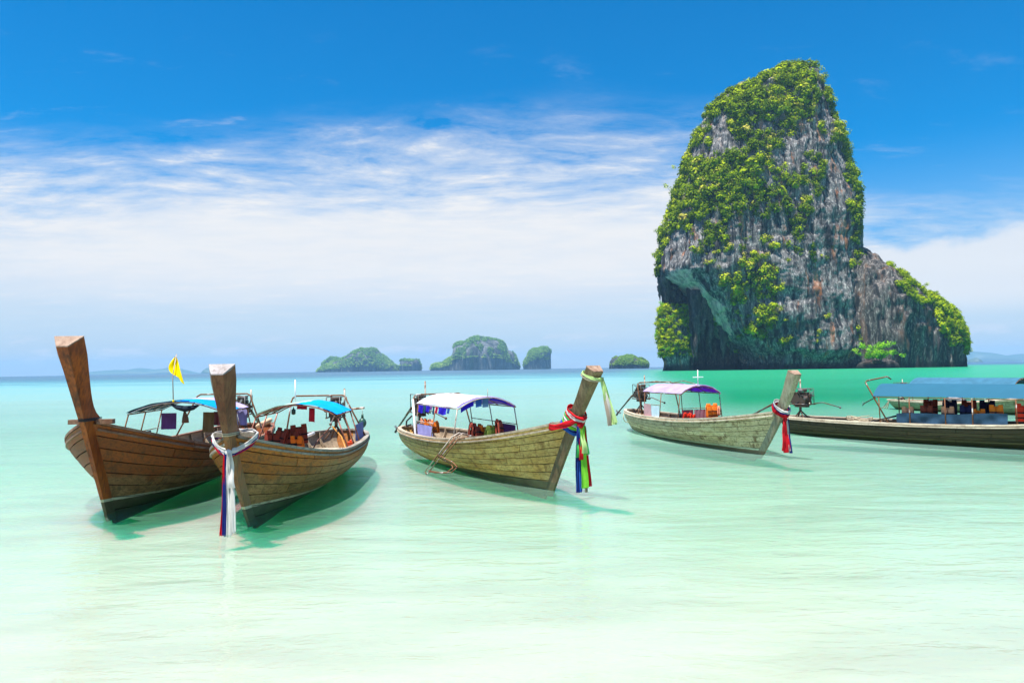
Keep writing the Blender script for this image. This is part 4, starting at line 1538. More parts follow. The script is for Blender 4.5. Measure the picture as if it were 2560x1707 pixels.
# ---- boat 1: tall varnished prow
b1 = boat(H1, 'long-tail boat with the tallest, varnished red-brown prow, a yellow flag over its canopy', (W1, W1S, W1G),
          dict(wb=0.52, wf=0.20, d1=0.34, rise=0.19, knee=0.30))
p = H1.at(0.02, 1.0, 1)
MB().beam((0.56, -0.42, 1.90), (0.56, 0.40, 1.90), 0.12, 0.09).build('crossbeam', W1G, b1)
canopy(b1, H1, -3.6, -5.75, 1.16, 1.80, 2.08, [(-1, 0.02, -3.55, -4.8, DKBLUE), (0.02, 1, -3.55, -4.9, BLUE_T), (-1, 1, -4.9, -5.8, LILAC)], (-3.65, -4.65, -5.7), STEEL, DKBLUE, WHITE_T)
rail_arch(b1, H1, -7.4, 0.82, 2.16)
engine(b1, -9.3, 1.62, 0.2, seed=1)
pole = in_boat(b1, 'flag', 'yellow flag on a thin pole above the leftmost boat\'s canopy', 'flag', (-3.45, 0.0, 2.09))
MB().tube([(0, 0, 0), (0.05, 0, 0.65), (-0.14, 0.02, 1.2)], 0.013, 6).build('flag_pole', STEEL_RUST, pole)
fm = cloth('yellow_flag', (1.0, 0.82, 0.0), 0.35)
rows = []
for i in range(13):
    q = i / 12
    row = []
    for j in range(8):
        u = j / 7
        ya, yb = -0.01 - 0.13 * math.sin(math.pi * min(1, q * 1.05)) + 0.11 * q ** 3, 0.01 + 0.26 * q ** 0.8
        zz = 1.14 - 0.60 * q - 0.10 * u * q + 0.10 * (1 - u) * q ** 4
        row.append((-0.13 + 0.16 * q + 0.035 * math.sin(u * 6 + q * 4), ya + (yb - ya) * u, zz))
    rows.append(row)
MB().sheet(rows, 0.004, True).build('flag_cloth', fm, pole)
MB().ball((0, 0, 0.03), 0.03, 8, 5).build('pole_knob', fm, pole)
emb = MB()
for (dy, dz, r_) in ((0.08, 0.62, .020), (0.10, 0.66, .016), (0.12, 0.60, .018), (0.06, 0.58, .014)):
    emb.ball((-0.005, dy, dz), r_, 6, 4, (0.9, 1, 1))
hang(b1, 'towel', 'purple towel hung under the leftmost boat\'s canopy', 'towel', (-4.3, -0.62, 1.78), (-4.3, -0.24, 1.78), 0.42, PURPLE, 2, 0.02)
hang(b1, 'towel', 'lilac towel on the rear corner of the leftmost boat\'s canopy', 'towel', (-5.85, 0.80, 1.78), (-5.85, 1.12, 1.76), 0.45, PERI, 2, 0.02)
hang(b1, 'shirt', 'khaki shirt drying under the leftmost boat\'s blue canopy', 'shirt', (-4.1, 0.50, 1.80), (-4.1, 0.78, 1.79), 0.52, cloth('khaki_cotton', (0.20, 0.15, 0.07), 0.1), 2, 0.05)
hang(b1, 'shirt', 'wine-red shirt drying beside the khaki shirt', 'shirt', (-4.25, 0.72, 1.80), (-4.25, 0.94, 1.79), 0.36, WINE, 2, 0.04)
bag = in_boat(b1, 'bag', 'small brown bag hanging from the leftmost boat\'s canopy', 'bag', (-3.7, 0.18, 1.98))
MB().tube([(0, 0, 0), (0, 0, -0.12), (0, .02, -0.30), (0, .02, -0.42)], [0.01, 0.02, 0.075, 0.085], 8).build('pouch', cloth('brown_cloth', (0.16, 0.09, 0.05), 0.0), bag)
bund = in_boat(b1, 'cloth_bundle', 'dark rolled cloth slung under the front hoop of the leftmost boat\'s canopy', 'cloth', (-3.62, 0.22, 2.0))
MB().tube([(0, -0.34, 0.03), (0, -0.2, -0.04), (0, 0, -0.09), (0, 0.2, -0.06), (0, 0.34, 0.0)], [0.02, .06, .08, .06, .02], 8).build('roll', cloth('dark_roll', (0.02, 0.03, 0.045), 0.0), bund)
curtain(b1, [(-3.7, -1.08, 1.30), (-4.9, -1.12, 1.30)], 0.40, PURPLE)
MB().tube([(-3.65, -1.13, 1.32), (-5.7, -1.16, 1.32)], 0.012, 5).build('side_rail', STEEL, b1)
bk_ = in_boat(b1, 'bucket', 'square bucket with a green lid on the leftmost boat\'s floor', 'bucket', (-5.0, 0.55, 0.62))
MB().box((0, 0, 0.15), (0.26, 0.26, 0.30)).build('bucket_body', plain('tin', (0.20, 0.18, 0.12), 0.5), bk_)
MB().box((0, 0, 0.325), (0.29, 0.29, 0.05)).build('lid', plain('green_plastic', (0.02, 0.30, 0.12), 0.4), bk_)
MB().tube([(0, -0.12, 0.34), (0, -.1, 0.47), (0, .1, 0.47), (0, .12, 0.34)], 0.012, 5).build('handle', RUBBER, bk_)
MB().box((-6.2, 0, 0.60), (2.6, 1.7, 0.04)).build('aft_deck', WOOD_PALE, b1)
hs = in_boat(b1, 'hose', 'orange hose looped over the leftmost boat\'s far side', 'hose', (-5.3, 0.35, 0.64))
MB().tube([(0, 0.25 * math.cos(a), 0.24 + 0.24 * math.sin(a)) for a in np.linspace(-1.5, 3.3, 16)], 0.014, 6).build('tube', plain('orange_rubber', (0.55, 0.16, 0.03), 0.5), hs)

# ---- boat 2: second from the left, navy and white sash
b2 = boat(H2, 'olive-brown long-tail boat with a blue canopy and a navy, red and white sash', (W2, W2S, W2G),
          dict(wb=0.45, wf=0.20, d1=0.30, rise=0.17, knee=0.24, mat=W2P, lash=False, cap=wood('grey_end_grain', (0.24, 0.21, 0.20), (0.33, 0.31, 0.31), (0.12, 0.08, 0.06))))
MB().beam((0.70, -0.36, 1.69), (0.70, 0.36, 1.69), 0.11, 0.08).build('crossbeam', W2G, b2)
RUSTC = rusty('rust_red_pipe', (0.45, 0.16, 0.11), (0.16, 0.05, 0.025), 0.5)
canopy(b2, H2, -3.6, -5.6, 0.96, 1.73, 2.00, [(0.0, 1, -3.58, -5.6, BLUE_T), (-1, 0.0, -3.58, -5.6, PALE_GRN)], (-3.65, -4.55, -5.5), RUSTC, None, RUSTC)
rail_arch(b2, H2, -7.3, 0.80, 2.10, y0=-0.25)
engine(b2, -8.4, 1.60, 0.25, seed=2, tiller=1.2)
MB().tube([(-4.5, -0.24, 1.95), (-4.5, -0.24, 2.60)], 0.016, 6).build('aerial', plain('white_paint', (0.8, 0.8, 0.78), 0.4), b2)
for k, (x, y, z, rz) in enumerate(((-4.3, -0.75, 1.05, .3), (-4.35, -0.60, 1.12, -.4), (-4.5, -0.45, 1.05, .9), (-4.3, -0.28, 1.10, -.2), (-4.5, -0.14, 1.18, .6))):
    jacket(b2, VEST_RED, (x, y, z), (rng.uniform(-.25, .25), rng.uniform(-.2, .2), rz + 1.3),
           'dark red life jacket, %s, in the row under the olive-brown boat\'s canopy' % ('leftmost', 'second from left', 'middle one', 'second from right', 'rightmost')[k], 0.85)
jacket(b2, VEST_ORANGE, (-4.2, -0.12, 0.98), (0.3, 0, 1.2), 'orange life jacket at the foot of the dark red ones, olive-brown boat', 0.7)
curtain(b2, [(-5.7, 1.06, 1.35), (-7.0, 1.06, 1.35)], 0.45, cloth('blue_print', (0.20, 0.22, 0.46), 0.1), folds=9)
hang(b2, 'cloth', 'red cloth hanging inside the front of the blue-canopied boat', 'cloth', (-4.0, 0.22, 1.92), (-4.0, 0.36, 1.90), 0.34, cloth('red_cotton', (0.50, 0.02, 0.04), 0.1), 1, 0.03)
hang(b2, 'cloth', 'crumpled red cloth tied along the canopy edge of the blue-canopied boat', 'cloth', (-3.8, -0.02, 1.99), (-3.8, 0.22, 1.97), 0.09, cloth('red_cotton', (0.5, .02, .04)), 2, 0.03)
lamp = in_boat(b2, 'lantern', 'small dark green lantern hanging under the olive-brown boat\'s canopy', 'lantern', (-3.7, -0.08, 1.96))
MB().tube([(0, 0, 0), (0, 0, -.05), (0, 0, -.07), (0, 0, -.17), (0, 0, -.19)], [.006, .02, .05, .05, .02], 8).build('lantern_body', plain('green_tin', (0.02, 0.05, 0.035), .4), lamp)
bu = in_boat(b2, 'float', 'dark green bottle float hanging from the olive-brown boat\'s stern', 'float', (-7.35, 0.98, 1.42))
MB().ball((0, 0, -0.14), 0.12, 10, 7, (1, 1, 1.25)).tube([(0, 0, 0), (0, 0, .12)], [.04, .03], 7).build('bottle', plain('dark_green_glass', (0.03, 0.09, 0.06), .3), bu)
MB().tube([(0, -0.01, 0.30), (0, 0, 0.12)], .008, 4).build('cord', ROPE, bu)
MB().tube([(-8.3, 0.2, 1.62), (-7.35, 1.03, 1.72)], .032, 7).build('swivel_bar', STEEL_RUST, b2)
for k in range(6):
    MB().beam((-5.9 - 0.36 * k, -0.95, 0.50), (-5.9 - 0.36 * k, 0.95, 0.50), 0.35, 0.03).build('deck_board', WOOD_PALE, b2)
for (x, m_) in ((-6.0, STEEL), (-8.0, STEEL)):
    pass
MB().tube([(-6.1, -0.55, 0.52), (-6.15, -0.55, 0.85), (-6.3, -0.5, 0.98), (-7.2, -0.4, 1.02)], 0.045, 8).build('vent_pipe', plain('white_pipe', (0.72, .74, .76), .35), b2)
MB().tube([(-7.9, 0.0, 1.15), (-7.2, 0.4, 0.9), (-6.2, 0.72, 0.62)], 0.022, 6).build('fuel_hose', plain('amber_hose', (0.45, 0.20, 0.03), .4), b2)
MB().tube([(-7.9, -0.05, 1.15), (-7.3, -0.3, 0.8), (-7.0, -0.4, 0.55)], 0.022, 6).build('water_hose', plain('brown_hose', (0.12, 0.05, 0.03), .4), b2)
can = in_boat(b2, 'fuel_can', 'orange-red fuel can behind the olive-brown boat\'s curtain', 'fuel can', (-6.0, 0.88, 0.53))
MB().box((0, 0, 0.17), (0.20, 0.16, 0.34)).tube([(0, 0, 0.34), (0, 0, 0.39)], .03, 8).build('can_body', plain('orange_tank', (0.65, 0.08, 0.02), .4), can)
cusp = in_boat(b2, 'wheel_rim', 'cream ring lying on the stern of the leftmost boat', 'ring', (0, 0, 0))
ring_pts = [(0.30 * math.cos(a), 0.22 * math.sin(a), 0) for a in np.linspace(0, 6.283, 17)]
MB().tube(ring_pts, 0.07, 8).build('tyre', plain('cream_rubber', (0.62, 0.42, 0.26), .6), cusp)
cusp.matrix_world = Matrix.Translation(b1.location) @ Matrix.Rotation(b1.rotation_euler.z, 4, 'Z') @ Matrix.Translation((-9.3, 0.7, 1.12)) @ Euler((0.5, 0, 0)).to_matrix().to_4x4()

C_NAVY = cloth('navy_ribbon', (0.012, 0.022, 0.16), 0.1)
C_RED = cloth('red_ribbon', (0.62, 0.012, 0.02), 0.15)
C_WHITE = cloth('white_ribbon', (0.72, 0.70, 0.66), 0.25)
C_LIME = cloth('lime_ribbon', (0.30, 0.80, 0.06), 0.3)
C_GREEN = cloth('green_ribbon', (0.06, 0.55, 0.12), 0.3)
C_PALE = cloth('pale_lime_ribbon', (0.60, 0.80, 0.32), 0.3)
C_BLUE = cloth('blue_ribbon', (0.03, 0.12, 0.50), 0.15)
C_TAN = cloth('tan_ribbon', (0.42, 0.34, 0.26), 0.2)


def collar(H, z, dx=0.0, wide=1.0, drop=0.0, n=14):
    """points of a loop around the prow at height z"""
    xf = float(H.lag(z))
    out = []
    for k in range(n + 1):
        a = 2 * math.pi * k / n
        out.append((xf - 0.2 + dx + (0.26 * math.cos(a)), 0.17 * wide * math.sin(a), z - drop * math.cos(a) * 0.5))
    return out


s2 = in_boat(b2, 'sash', 'long white, navy and red sash tied round the prow of the olive-brown boat', 'sash')
for k, (m_, r_) in enumerate(((C_WHITE, .042), (C_NAVY, .026), (C_RED, .018), (C_WHITE, .022))):
    pts = []
    for a in np.linspace(0, 2 * math.pi, 21):
        ca = math.cos(a)
        x_ = 0.70 + 0.30 * ca + 0.012 * math.sin(9 * a + k)
        y_ = 0.40 * math.sin(a) * (1 - 0.35 * max(0, ca))
        z_ = 1.66 - 0.26 * max(0, ca) + 0.06 * max(0, -ca) - (0.0, .035, .055, -.03)[k] + 0.01 * math.sin(7 * a + k)
        pts.append((x_, y_, z_))
    wrap(pts, r_, m_, s2)
MB().ball((1.01, 0.0, 1.40), 0.06, 10, 7, (1, 1.0, 1.3)).build('knot', C_WHITE, s2)
for k in range(4):
    strand((1.05, 0.0 + 0.016 * k, 1.40), (1.12, 0.035 + 0.028 * k, -0.04 + 0.03 * k), 0.07, C_WHITE, s2, k * 1.3, curl=.014)
for k in range(3):
    strand((1.04, -0.02 - 0.014 * k, 1.38), (1.11, -0.01 - 0.022 * k, -0.03 + 0.02 * k), 0.06, C_NAVY, s2, k * 1.7, curl=.012)
strand((1.03, -0.06, 1.36), (1.10, -0.085, -0.02), 0.06, C_RED, s2, 0.6, curl=.012)
strand((1.07, 0.05, 1.36), (1.10, 0.09, 0.80), 0.09, C_WHITE, s2, 2.0)

# ---- boat 3: yellowed planks, white canopy, ladder
b3 = boat(H3, 'yellowed long-tail boat with white canopy, side ladder and multicoloured ribbons', (W3, W3S, W3G),
          dict(wb=0.34, wf=0.22, d1=0.30, rise=0.12, knee=0.20, lash=False), nails=True, planks=9)
canopy(b3, H3, -3.55, -6.9, 0.86, 1.74, 2.02, [(-1, 1, -3.7, -6.95, WHITE_T)], (-3.65, -5.3, -6.8), STEEL_RUST, cloth('iris_lining', (.46, .36, .80), .6), STEEL_RUST)
rail_arch(b3, H3, -7.6, 0.86, 2.02, STEEL, 0.7, 0.1)
engine(b3, -9.1, 1.55, 0.45, seed=3, tiller=1.5)
bn = in_boat(b3, 'bunting', 'ragged blue, purple and red flags along the white canopy\'s edge', 'bunting')
fl = [(ROYAL, .42, .26), (cloth('teal_flag', (.03, .14, .22)), .16, .26), (ROYAL, .32, .20), (cloth('orchid_flag', (.45, .12, .55)), .14, .12), (cloth('teal_flag', (.03, .14, .22)), .16, .25),
      (cloth('red_flag', (.66, .02, .07)), .22, .19), (ROYAL, .62, .22), (cloth('blue_flag', (.05, .16, .50)), .2, .16)]
x_ = -6.75
for m_, ln, dr in fl:
    tip = rng.uniform(-.12, .12)
    rows = [[(x_ + ln * u, -0.885 + 0.015 * math.sin(8 * u + i), 1.735 - dr * i / 4 * (1 - 0.4 * abs(u - 0.5 - tip) * i / 4)) for u in np.linspace(0, 1, 7)] for i in range(5)]
    MB().sheet(rows, .004, True).build('flag', m_, bn)
    x_ += ln + 0.05
for m_, y, ln, dr in ((ROYAL, -.80, .38, .13), (ROYAL, .08, .5, .05), (cloth('blue_flag', (.05, .16, .50)), -.36, .18, .20), (cloth('steel_flag', (.12, .26, .44)), -.16, .18, .24), (VIOLET, .55, .25, .05)):
    rows = [[(-3.55, y + ln * u, 1.74 + .28 * (1 - abs((y + ln * u) / .86) ** 2.1) - .015 - dr * i / 4) for u in np.linspace(0, 1, 6)] for i in range(5)]
    MB().sheet(rows, .004, True).build('flag', m_, bn)
MB().tube([(-3.55, 0, 2.02), (-3.55, 0, 2.26)], .008, 5).build('aerial', STEEL_RUST, b3)
curtain(b3, [(-5.35, -0.95, 1.16), (-6.75, -0.92, 1.16)], 0.36, PERI, folds=5, depth=0.012)
curtain(b3, [(-3.7, 0.92, 1.22), (-4.9, 0.95, 1.22)], 0.42, PURPLE, folds=5, depth=0.012)
for y in (-0.94, 0.93):
    MB().tube([(-3.65, y, 1.25), (-6.8, y, 1.25)] if y > 0 else [(-5.3, y, 1.25), (-6.8, y, 1.25)], 0.014, 5).build('side_rail', STEEL_RUST, b3)
MB().tube([H3.gun(-6.6, -1) + np.array([0, .02, -.05]), (-7.5, -0.80, 1.86)], 0.034, 7).build('strut', plain('white_paint', (.8, .8, .78), .4), b3)
for k, (x, y, z, m_, rx, rz, lb) in enumerate((
        (-3.7, -0.42, 1.05, VEST_RED, .1, .9, 'maroon life jacket leftmost under the white canopy\'s front hoop'),
        (-3.75, -0.18, 1.02, VEST_RED, -.2, .3, 'maroon life jacket second in the bunch under the white canopy'),
        (-3.85, 0.02, 0.95, VEST_ORANGE, .2, -.3, 'orange life jacket in the bunch under the white canopy'),
        (-3.75, 0.18, 0.93, VEST_LIME, .15, .2, 'lime green life jacket in the bunch under the white canopy'),
        (-3.7, 0.46, 1.10, VEST_RED, -.15, .5, 'tall maroon life jacket hung highest at the white canopy\'s front post'))):
    jacket(b3, m_, (x, y, z), (rx, rng.uniform(-.2, .2), rz + math.pi / 2 + 0.3), lb, 0.88)
for k in range(4):
    jacket(b3, VEST_PINK if k % 2 else VEST_ORANGE, (-5.55 - .33 * k, -.80, 1.10 + .02 * (k % 2)), (0.1, 0, rng.uniform(-.3, .3)),
           '%s life jacket peeping over the periwinkle side curtain, %s' % ('orange' if k % 2 == 0 else 'salmon', 'nearer the ladder' if k < 2 else 'nearer the engine'), 0.62)
ld = in_boat(b3, 'ladder', 'bent steel pipe ladder hooked over the yellowed boat\'s near side', 'ladder')
for dx in (0, 0.26):
    MB().tube([(-3.6 + dx, -0.55, 1.0), (-3.45 + dx, -0.9, 1.12), (-3.42 + dx, -1.12, 1.02), (-3.75 + dx, -1.40, 0.52), (-4.05 + dx, -1.60, 0.14)], 0.017, 6).build('side_rail', STEEL_RUST, ld)
MB().tube([(-4.05, -1.60, .14), (-4.10, -1.63, .06), (-3.98, -1.64, .02), (-3.84, -1.63, .06), (-3.79, -1.60, .14)], .017, 6).build('foot_loop', STEEL, ld)
for q, z in ((0.0, .52), (0.04, .14)):
    pass
MB().tube([(-3.75, -1.40, .52), (-3.49, -1.40, .52), (-2.7, -1.40, .46), (-2.35, -1.42, .38), (-2.45, -1.52, .24), (-3.0, -1.58, .16), (-3.9, -1.61, .12)], .017, 6).build('step_loop', STEEL, ld)
MB().tube([(-3.75, -1.38, .48), (-2.85, -1.38, .40), (-2.62, -1.42, .33), (-2.75, -1.54, .2), (-3.4, -1.60, .12), (-3.79, -1.62, .10)], .017, 6).build('step_loop', STEEL, ld)
for dx in (0.08, .34):
    MB().tube([(-3.42 + dx, -1.08, 1.0), (-3.68 + dx, -1.38, .52)], .014, 6).build('rung_bar', STEEL, ld)
MB().tube([(-3.2, -.5, 1.0), (-2.9, -.8, 1.08), (-2.75, -1.0, 1.06), (-2.95, -1.12, 1.0)], .015, 6).build('hook', STEEL, ld)
s3 = in_boat(b3, 'sash', 'red, blue and green ribbon bundle tied round the yellowed boat\'s prow', 'sash')
for k, (m_, z, w_) in enumerate(((C_BLUE, 1.56, 1.25), (C_NAVY, 1.62, 1.22), (C_LIME, 1.66, 1.2), (C_WHITE, 1.72, 1.18), (C_GREEN, 1.78, 1.15), (C_RED, 1.82, 1.12), (C_WHITE, 1.86, 1.1), (C_BLUE, 1.60, 1.35), (C_RED, 1.90, 1.08))):
    wrap(collar(H3, z - 0.06, -0.02, w_, 0.26), 0.03, m_, s3)
for k in range(3):
    pts = []
    for a in np.linspace(0, math.pi * 2, 20):
        cs_, sn = math.cos(a), math.sin(a)
        pts.append((0.70 + 0.52 * cs_, 0.24 * sn - 0.05 - 0.10 * max(0, -cs_), 1.60 - 0.10 * abs(sn) + 0.09 * cs_ + 0.02 * k))
    wrap(pts, 0.035, C_RED, s3)
MB().ball((1.20, -0.02, 1.58), 0.085, 10, 7, (1, 1, 1.4)).build('knot', C_RED, s3)
for m_, dy, dx, zb, w_, ph in ((C_NAVY, -.14, .03, .16, .13, .1), (C_BLUE, -.10, .02, .18, .14, 1.1), (C_RED, -.05, .06, .85, .10, 2.), (C_LIME, 0.0, .08, .26, .16, .7), (C_LIME, .04, .05, .24, .14, 2.6),
                               (C_GREEN, .10, .02, .95, .16, 1.9), (C_PALE, 0.01, .10, .98, .12, 3.), (C_RED, .15, .0, .26, .12, .4), (C_TAN, .13, -.02, .92, .08, 1.5), (C_GREEN, -.13, .04, .90, .06, 2.2), (C_TAN, .09, .0, .14, .05, 2.8)):
    strand((1.20 + dx * .5, dy * .5, 1.56), (1.22 + dx, dy, zb), w_, m_, s3, ph)
s3b = in_boat(b3, 'sash', 'thin pale lime ribbon hanging from the very tip of the yellowed boat\'s prow', 'sash')
wrap(collar(H3, 2.64, -.02, 1.0, 0.16), 0.024, C_PALE, s3b)
wrap(collar(H3, 2.60, -.02, 1.02, 0.16), 0.018, ROPE, s3b)
for k, (m_, dy, zb, w_) in enumerate(((C_PALE, .10, 1.62, .12), (C_PALE, .16, 1.66, .10), (C_TAN, .02, 1.60, .09), (C_WHITE, .06, 1.7, .06))):
    strand((1.85, .10 + .01 * k, 2.60), (1.97, .20 + dy, zb), w_, m_, s3b, k * 1.2)
for k in range(2):
    MB().tube([(-9.7 - .1 * k, -.1, 1.2 - .3 * k), (-10.2 - .2 * k, -.12, 1.0 - .2 * k), (-10.42, -.1, .5), (-10.1, -.05, .05)], .03, 7).build('exhaust_hose', RUBBER, b3)

# ---- boat 4: grey-green planks, lilac canopy
b4 = boat(H4, 'pale grey-green long-tail boat with a lilac canopy, white cross mast and red sash', (W4, W4S, W4G),
          dict(wb=0.34, wf=0.22, d1=0.32, rise=0.12, knee=0.2, lash=False), planks=8, nails=True)
canopy(b4, H4, -3.75, -6.9, 0.80, 1.78, 2.08, [(-1, 1, -3.75, -6.95, cloth('sunlit_lilac_top', (.70, .58, .86), .55))], (-3.85, -5.35, -6.8), STEEL, VIOLET, STEEL)  # one purple cloth in two sheets: sun glare painted into the paler top
rail_arch(b4, H4, -7.5, 0.82, 2.16, STEEL, .5)
MB().tube([(-7.5, -.8, 2.12), (-6.6, -.4, 2.22), (-5.6, .1, 2.14), (-4.9, .3, 2.06)], .014, 5).build('top_rail', STEEL, b4)
MB().tube([(-7.5, .8, 2.12), (-6.4, .7, 2.22), (-4.9, .5, 2.1)], .014, 5).build('top_rail', STEEL, b4)
engine(b4, -8.9, 1.62, 0.40, seed=4, tiller=1.4)
mast = link('cross_mast', None, b4)
MB().tube([(-3.96, 0, 2.08), (-3.96, 0, 2.66)], .017, 6).build('pole', plain('white_paint', (.8, .8, .78), .4), mast)
MB().beam((-3.96, -.20, 2.40), (-3.96, .22, 2.40), .022, .035).build('crossbar', plain('white_paint', (.8, .8, .78), .4), mast)
curtain(b4, [(-5.4, -0.88, 1.30), (-6.1, -0.87, 1.26)], 0.44, CLEARISH, folds=3, depth=.012)
curtain(b4, [(-6.12, -0.87, 1.32), (-6.8, -0.86, 1.32)], 0.50, PINKISH, folds=3, depth=.012)
for k in range(3):
    curtain(b4, [(-3.85, -.74 + .5 * k, 1.22), (-3.85, -.28 + .5 * k, 1.22)], .5, WINE if k != 1 else cloth('wine_clear', (.36, .16, .20), .2, .25), folds=3, depth=.025, name='front_curtain')
MB().tube([(-3.85, -.8, 1.27), (-3.85, .8, 1.27)], .012, 5).build('side_rail', STEEL, b4)
MB().tube([(-5.35, -.86, 1.32), (-6.8, -.85, 1.32)], .012, 5).build('side_rail', STEEL, b4)
jacket(b4, VEST_ORANGE, (-3.74, .44, 1.10), (0, 0, math.pi / 2 + .1), 'orange life jacket hung upright at the front of the lilac-canopied boat', 0.95)
for k, (y, z) in enumerate(((-.62, .92), (-.42, .86))):
    jacket(b4, VEST_BRIGHT, (-3.70, y, z), (.3, .1, math.pi / 2 + .4 * k), 'red life jacket low on the front curtain of the lilac-canopied boat, %s' % ('outer one' if k == 0 else 'inner one'), 0.6)
jacket(b4, VEST_PINK, (-3.75, .74, 1.12), (0, .1, math.pi / 2 + .9), 'salmon life jacket at the far front post of the lilac-canopied boat', 0.6)
hb = in_boat(b4, 'hoop', 'small cream hoop at the stern of the grey-green boat', 'hoop', (-10.35, -.05, .55))
MB().tube([(.0, .18 * math.cos(a), .24 * math.sin(a)) for a in np.linspace(0, 6.283, 17)], .022, 6).build('ring', plain('cream_pipe', (.6, .52, .34), .6), hb)
s4 = in_boat(b4, 'sash', 'red, white and navy sash hanging from the grey-green boat\'s prow', 'sash')
for k, (m_, dz) in enumerate(((C_WHITE, .12), (C_NAVY, .08), (C_RED, .03), (C_RED, -.02))):
    wrap(collar(H4, 1.44 + dz, -.02, 1.3, .34), .034, m_, s4)
MB().ball((1.15, 0, 1.18), .07, 10, 6, (1, 1, 1.3)).build('knot', C_RED, s4)
for m_, dy, zb, w_, ph in ((C_RED, -.08, .22, .15, .2), (C_RED, -.02, .20, .16, 1.4), (C_RED, .05, .24, .15, 2.3), (C_WHITE, .09, .25, .07, .9), (C_NAVY, .14, .18, .10, 1.9), (C_RED, -.12, .26, .09, 3.)):
    strand((1.17, dy * .4, 1.2), (1.2, dy, zb), w_, m_, s4, ph)

# ---- boat 5: dark hull, long slate-blue cover
b5 = boat(H5, 'long dark-hulled boat with slate-blue cover and orange life jackets, bow out of frame', (W5, W5, W4G),
          dict(wb=.36, wf=.22, d1=.32, lash=False), planks=7, dark_in=wood('dark_inside', (.16, .12, .08), (.11, .08, .055), (.04, .03, .02)))
canopy(b5, H5, -1.6, -7.45, 1.0, 1.60, 2.02, [(-1, 1, -1.6, -7.5, SLATE)], (-1.7, -3.2, -4.4, -5.2, -6.3, -7.3), STEEL, None, plain('white_trim', (.75, .75, .75), .5), 6, sag=.006, post_r=.02)
MB().tube([H5.gun(-7.0, -1) + np.array([0, .03, 0]), (-7.75, -.98, 2.12), (-7.72, -.9, 2.18), (-7.6, .75, 2.30), (-7.5, .85, 2.2)], .026, 7).build('rail_arch', STEEL, b5)
engine(b5, -10.6, 1.42, 0.38, seed=5, tiller=1.0)
rows = []
for i in range(6):
    row = []
    for j in range(40):
        u = j / 39
        x = -6.75 + 3.3 * u
        fold = .035 * math.sin(17 * u + i * .9) * math.sin(5 * u) + .02 * math.sin(41 * u - i * .7)
        row.append((x, -.93 + fold * (i / 5 + .2), 1.03 + .10 * u - .36 * i / 5 + .02 * math.sin(u * 9)))
    rows.append(row)
MB().sheet(rows, .006, True).build('side_curtain', NAVYT, b5)
rows = [[(-7.7 + 1.0 * u, -.82 + .5 * v, .70 + .3 * u * (1 - .2 * v)) for v in np.linspace(0, 1, 4)] for u in np.linspace(0, 1, 5)]
MB().sheet(rows, .01, True).build('folded_cover', cloth('grey_cover', (.08, .10, .13), 0), b5)
vest5 = [(-6.45, VEST_PINK, 'pale salmon life jacket at the left end of the navy side curtain'), (-5.85, VEST_RED, 'maroon life jacket hung open behind the navy side curtain'),
         (-5.2, VEST_PINK, 'salmon life jacket in the middle above the navy side curtain'), (-4.65, VEST_NAVY, 'navy life jacket behind the navy side curtain'),
         (-4.3, VEST_ORANGE, 'small bright orange life jacket showing just over the navy curtain'), (-3.8, VEST_ORANGE, 'bright orange life jacket near the right end of the navy curtain')]
for k, (x, m_, lb) in enumerate(vest5):
    jacket(b5, m_, (x, -.72, 1.0 + .03 * (k % 2) - (.10 if k == 4 else 0) + .02 * k), (.15, 0, rng.uniform(-.15, .15)), lb, 0.8)
for k, x in enumerate((-6.1, -5.5, -4.9, -4.35)):
    jacket(b5, VEST_NAVY if k % 2 else VEST_RED, (x, .55, 1.16), (0, 0, rng.uniform(-.2, .2)), '%s life jacket hung on the far side of the dark-hulled boat, %s end' % ('navy' if k % 2 else 'maroon', 'left' if k < 2 else 'right'), .95)
jacket(b5, VEST_BRIGHT, (-3.05, -.70, 1.12), (0, 0, .1), 'bright red life jacket at the frame\'s right edge, left of its post', 1.0)
jacket(b5, VEST_BRIGHT, (-2.45, -.70, 1.16), (0, 0, -.1), 'bright red life jacket farthest right in the dark-hulled boat', 1.0)
rp = in_boat(b5, 'rope', 'loose tan rope heaped in the dark-hulled boat behind its engine', 'rope', (-8.4, .1, .5))
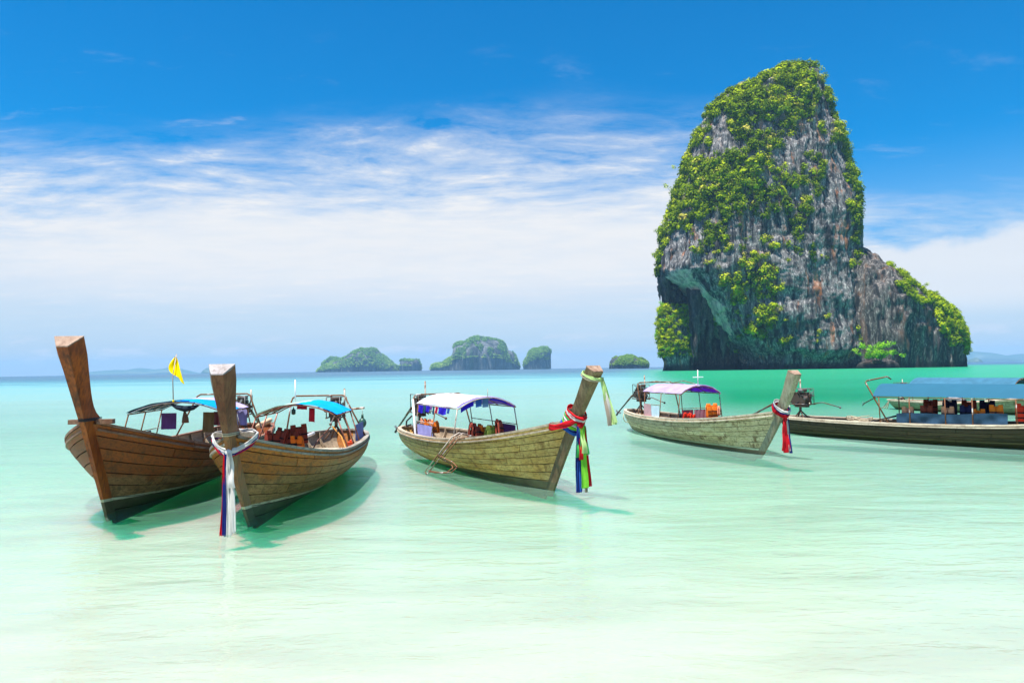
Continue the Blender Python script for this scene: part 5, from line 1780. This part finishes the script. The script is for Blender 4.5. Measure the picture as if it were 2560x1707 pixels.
m_ = MB()
for k in range(9):
    a0 = rng.uniform(0, 6)
    m_.tube([(rng.uniform(-.1, .1) + .45 * math.cos(a0 + q * 1.5), .28 * math.sin(a0 + q * 1.5), .03 * k + .09 * math.sin(q * 3 + k)) for q in np.linspace(0, 2.4, 9)], .016, 5)
m_.build('coil', ROPE, rp)
MB().box((-8.3, 0, .46), (1.9, 1.1, .03)).build('aft_deck', WOOD_IN, b5)

# ---- boat 6: farther hull behind the slate-blue cover
b6 = boat(H6, 'farther greenish boat mostly hidden behind the slate-blue cover', (W6, W6, W4G), dict(wb=.34, wf=.22, d1=.32, lash=False), planks=6, ribs=9)
canopy(b6, H6, -3.0, -8.6, 0.95, 1.55, 1.90, [(-1, 1, -3.0, -8.6, cloth('dull_blue_cover', (.04, .13, .20), .02))], (-3.1, -5.0, -6.8, -8.5), STEEL, None, STEEL)
engine(b6, -9.6, 1.2, .2, seed=6)
bp = in_boat(b6, 'bamboo_pole', 'long pale bamboo pole leaning along the far greenish boat', 'pole')
MB().tube([(-7.4, -1.08, .35), (-5.0, -1.12, .62), (-1.8, -1.2, 1.0)], [.05, .05, .04], 7).build('cane', plain('bamboo', (.60, .47, .34), .5), bp)
hb2 = in_boat(b6, 'rope_loops', 'pale rope loops hanging off the far greenish boat\'s stern', 'rope', (-10.3, 0, .35))
m_ = MB()
for k in range(3):
    m_.tube([(-.1 - .5 * q * (k + 1) / 2, .1 * k, .28 * math.cos(q * 3.1) - .05) for q in np.linspace(0, 1, 9)], .03, 6)
m_.build('loop', ROPE, hb2)
wr = in_boat(b6, 'cloth_bundle', 'white and purple cloth bundle on the far greenish boat\'s rail', 'cloth', (-6.2, -.7, .72))
MB().tube([(-.6, 0, 0), (-.3, 0, .06), (0, 0, .08), (.4, 0, .03), (.6, 0, 0)], [.03, .1, .13, .09, .03], 8).build('roll', WHITE_T, wr)

for o in list(bpy.data.objects):
    if o.type == 'EMPTY' and not o.children and o.parent is None:
        bpy.data.objects.remove(o)
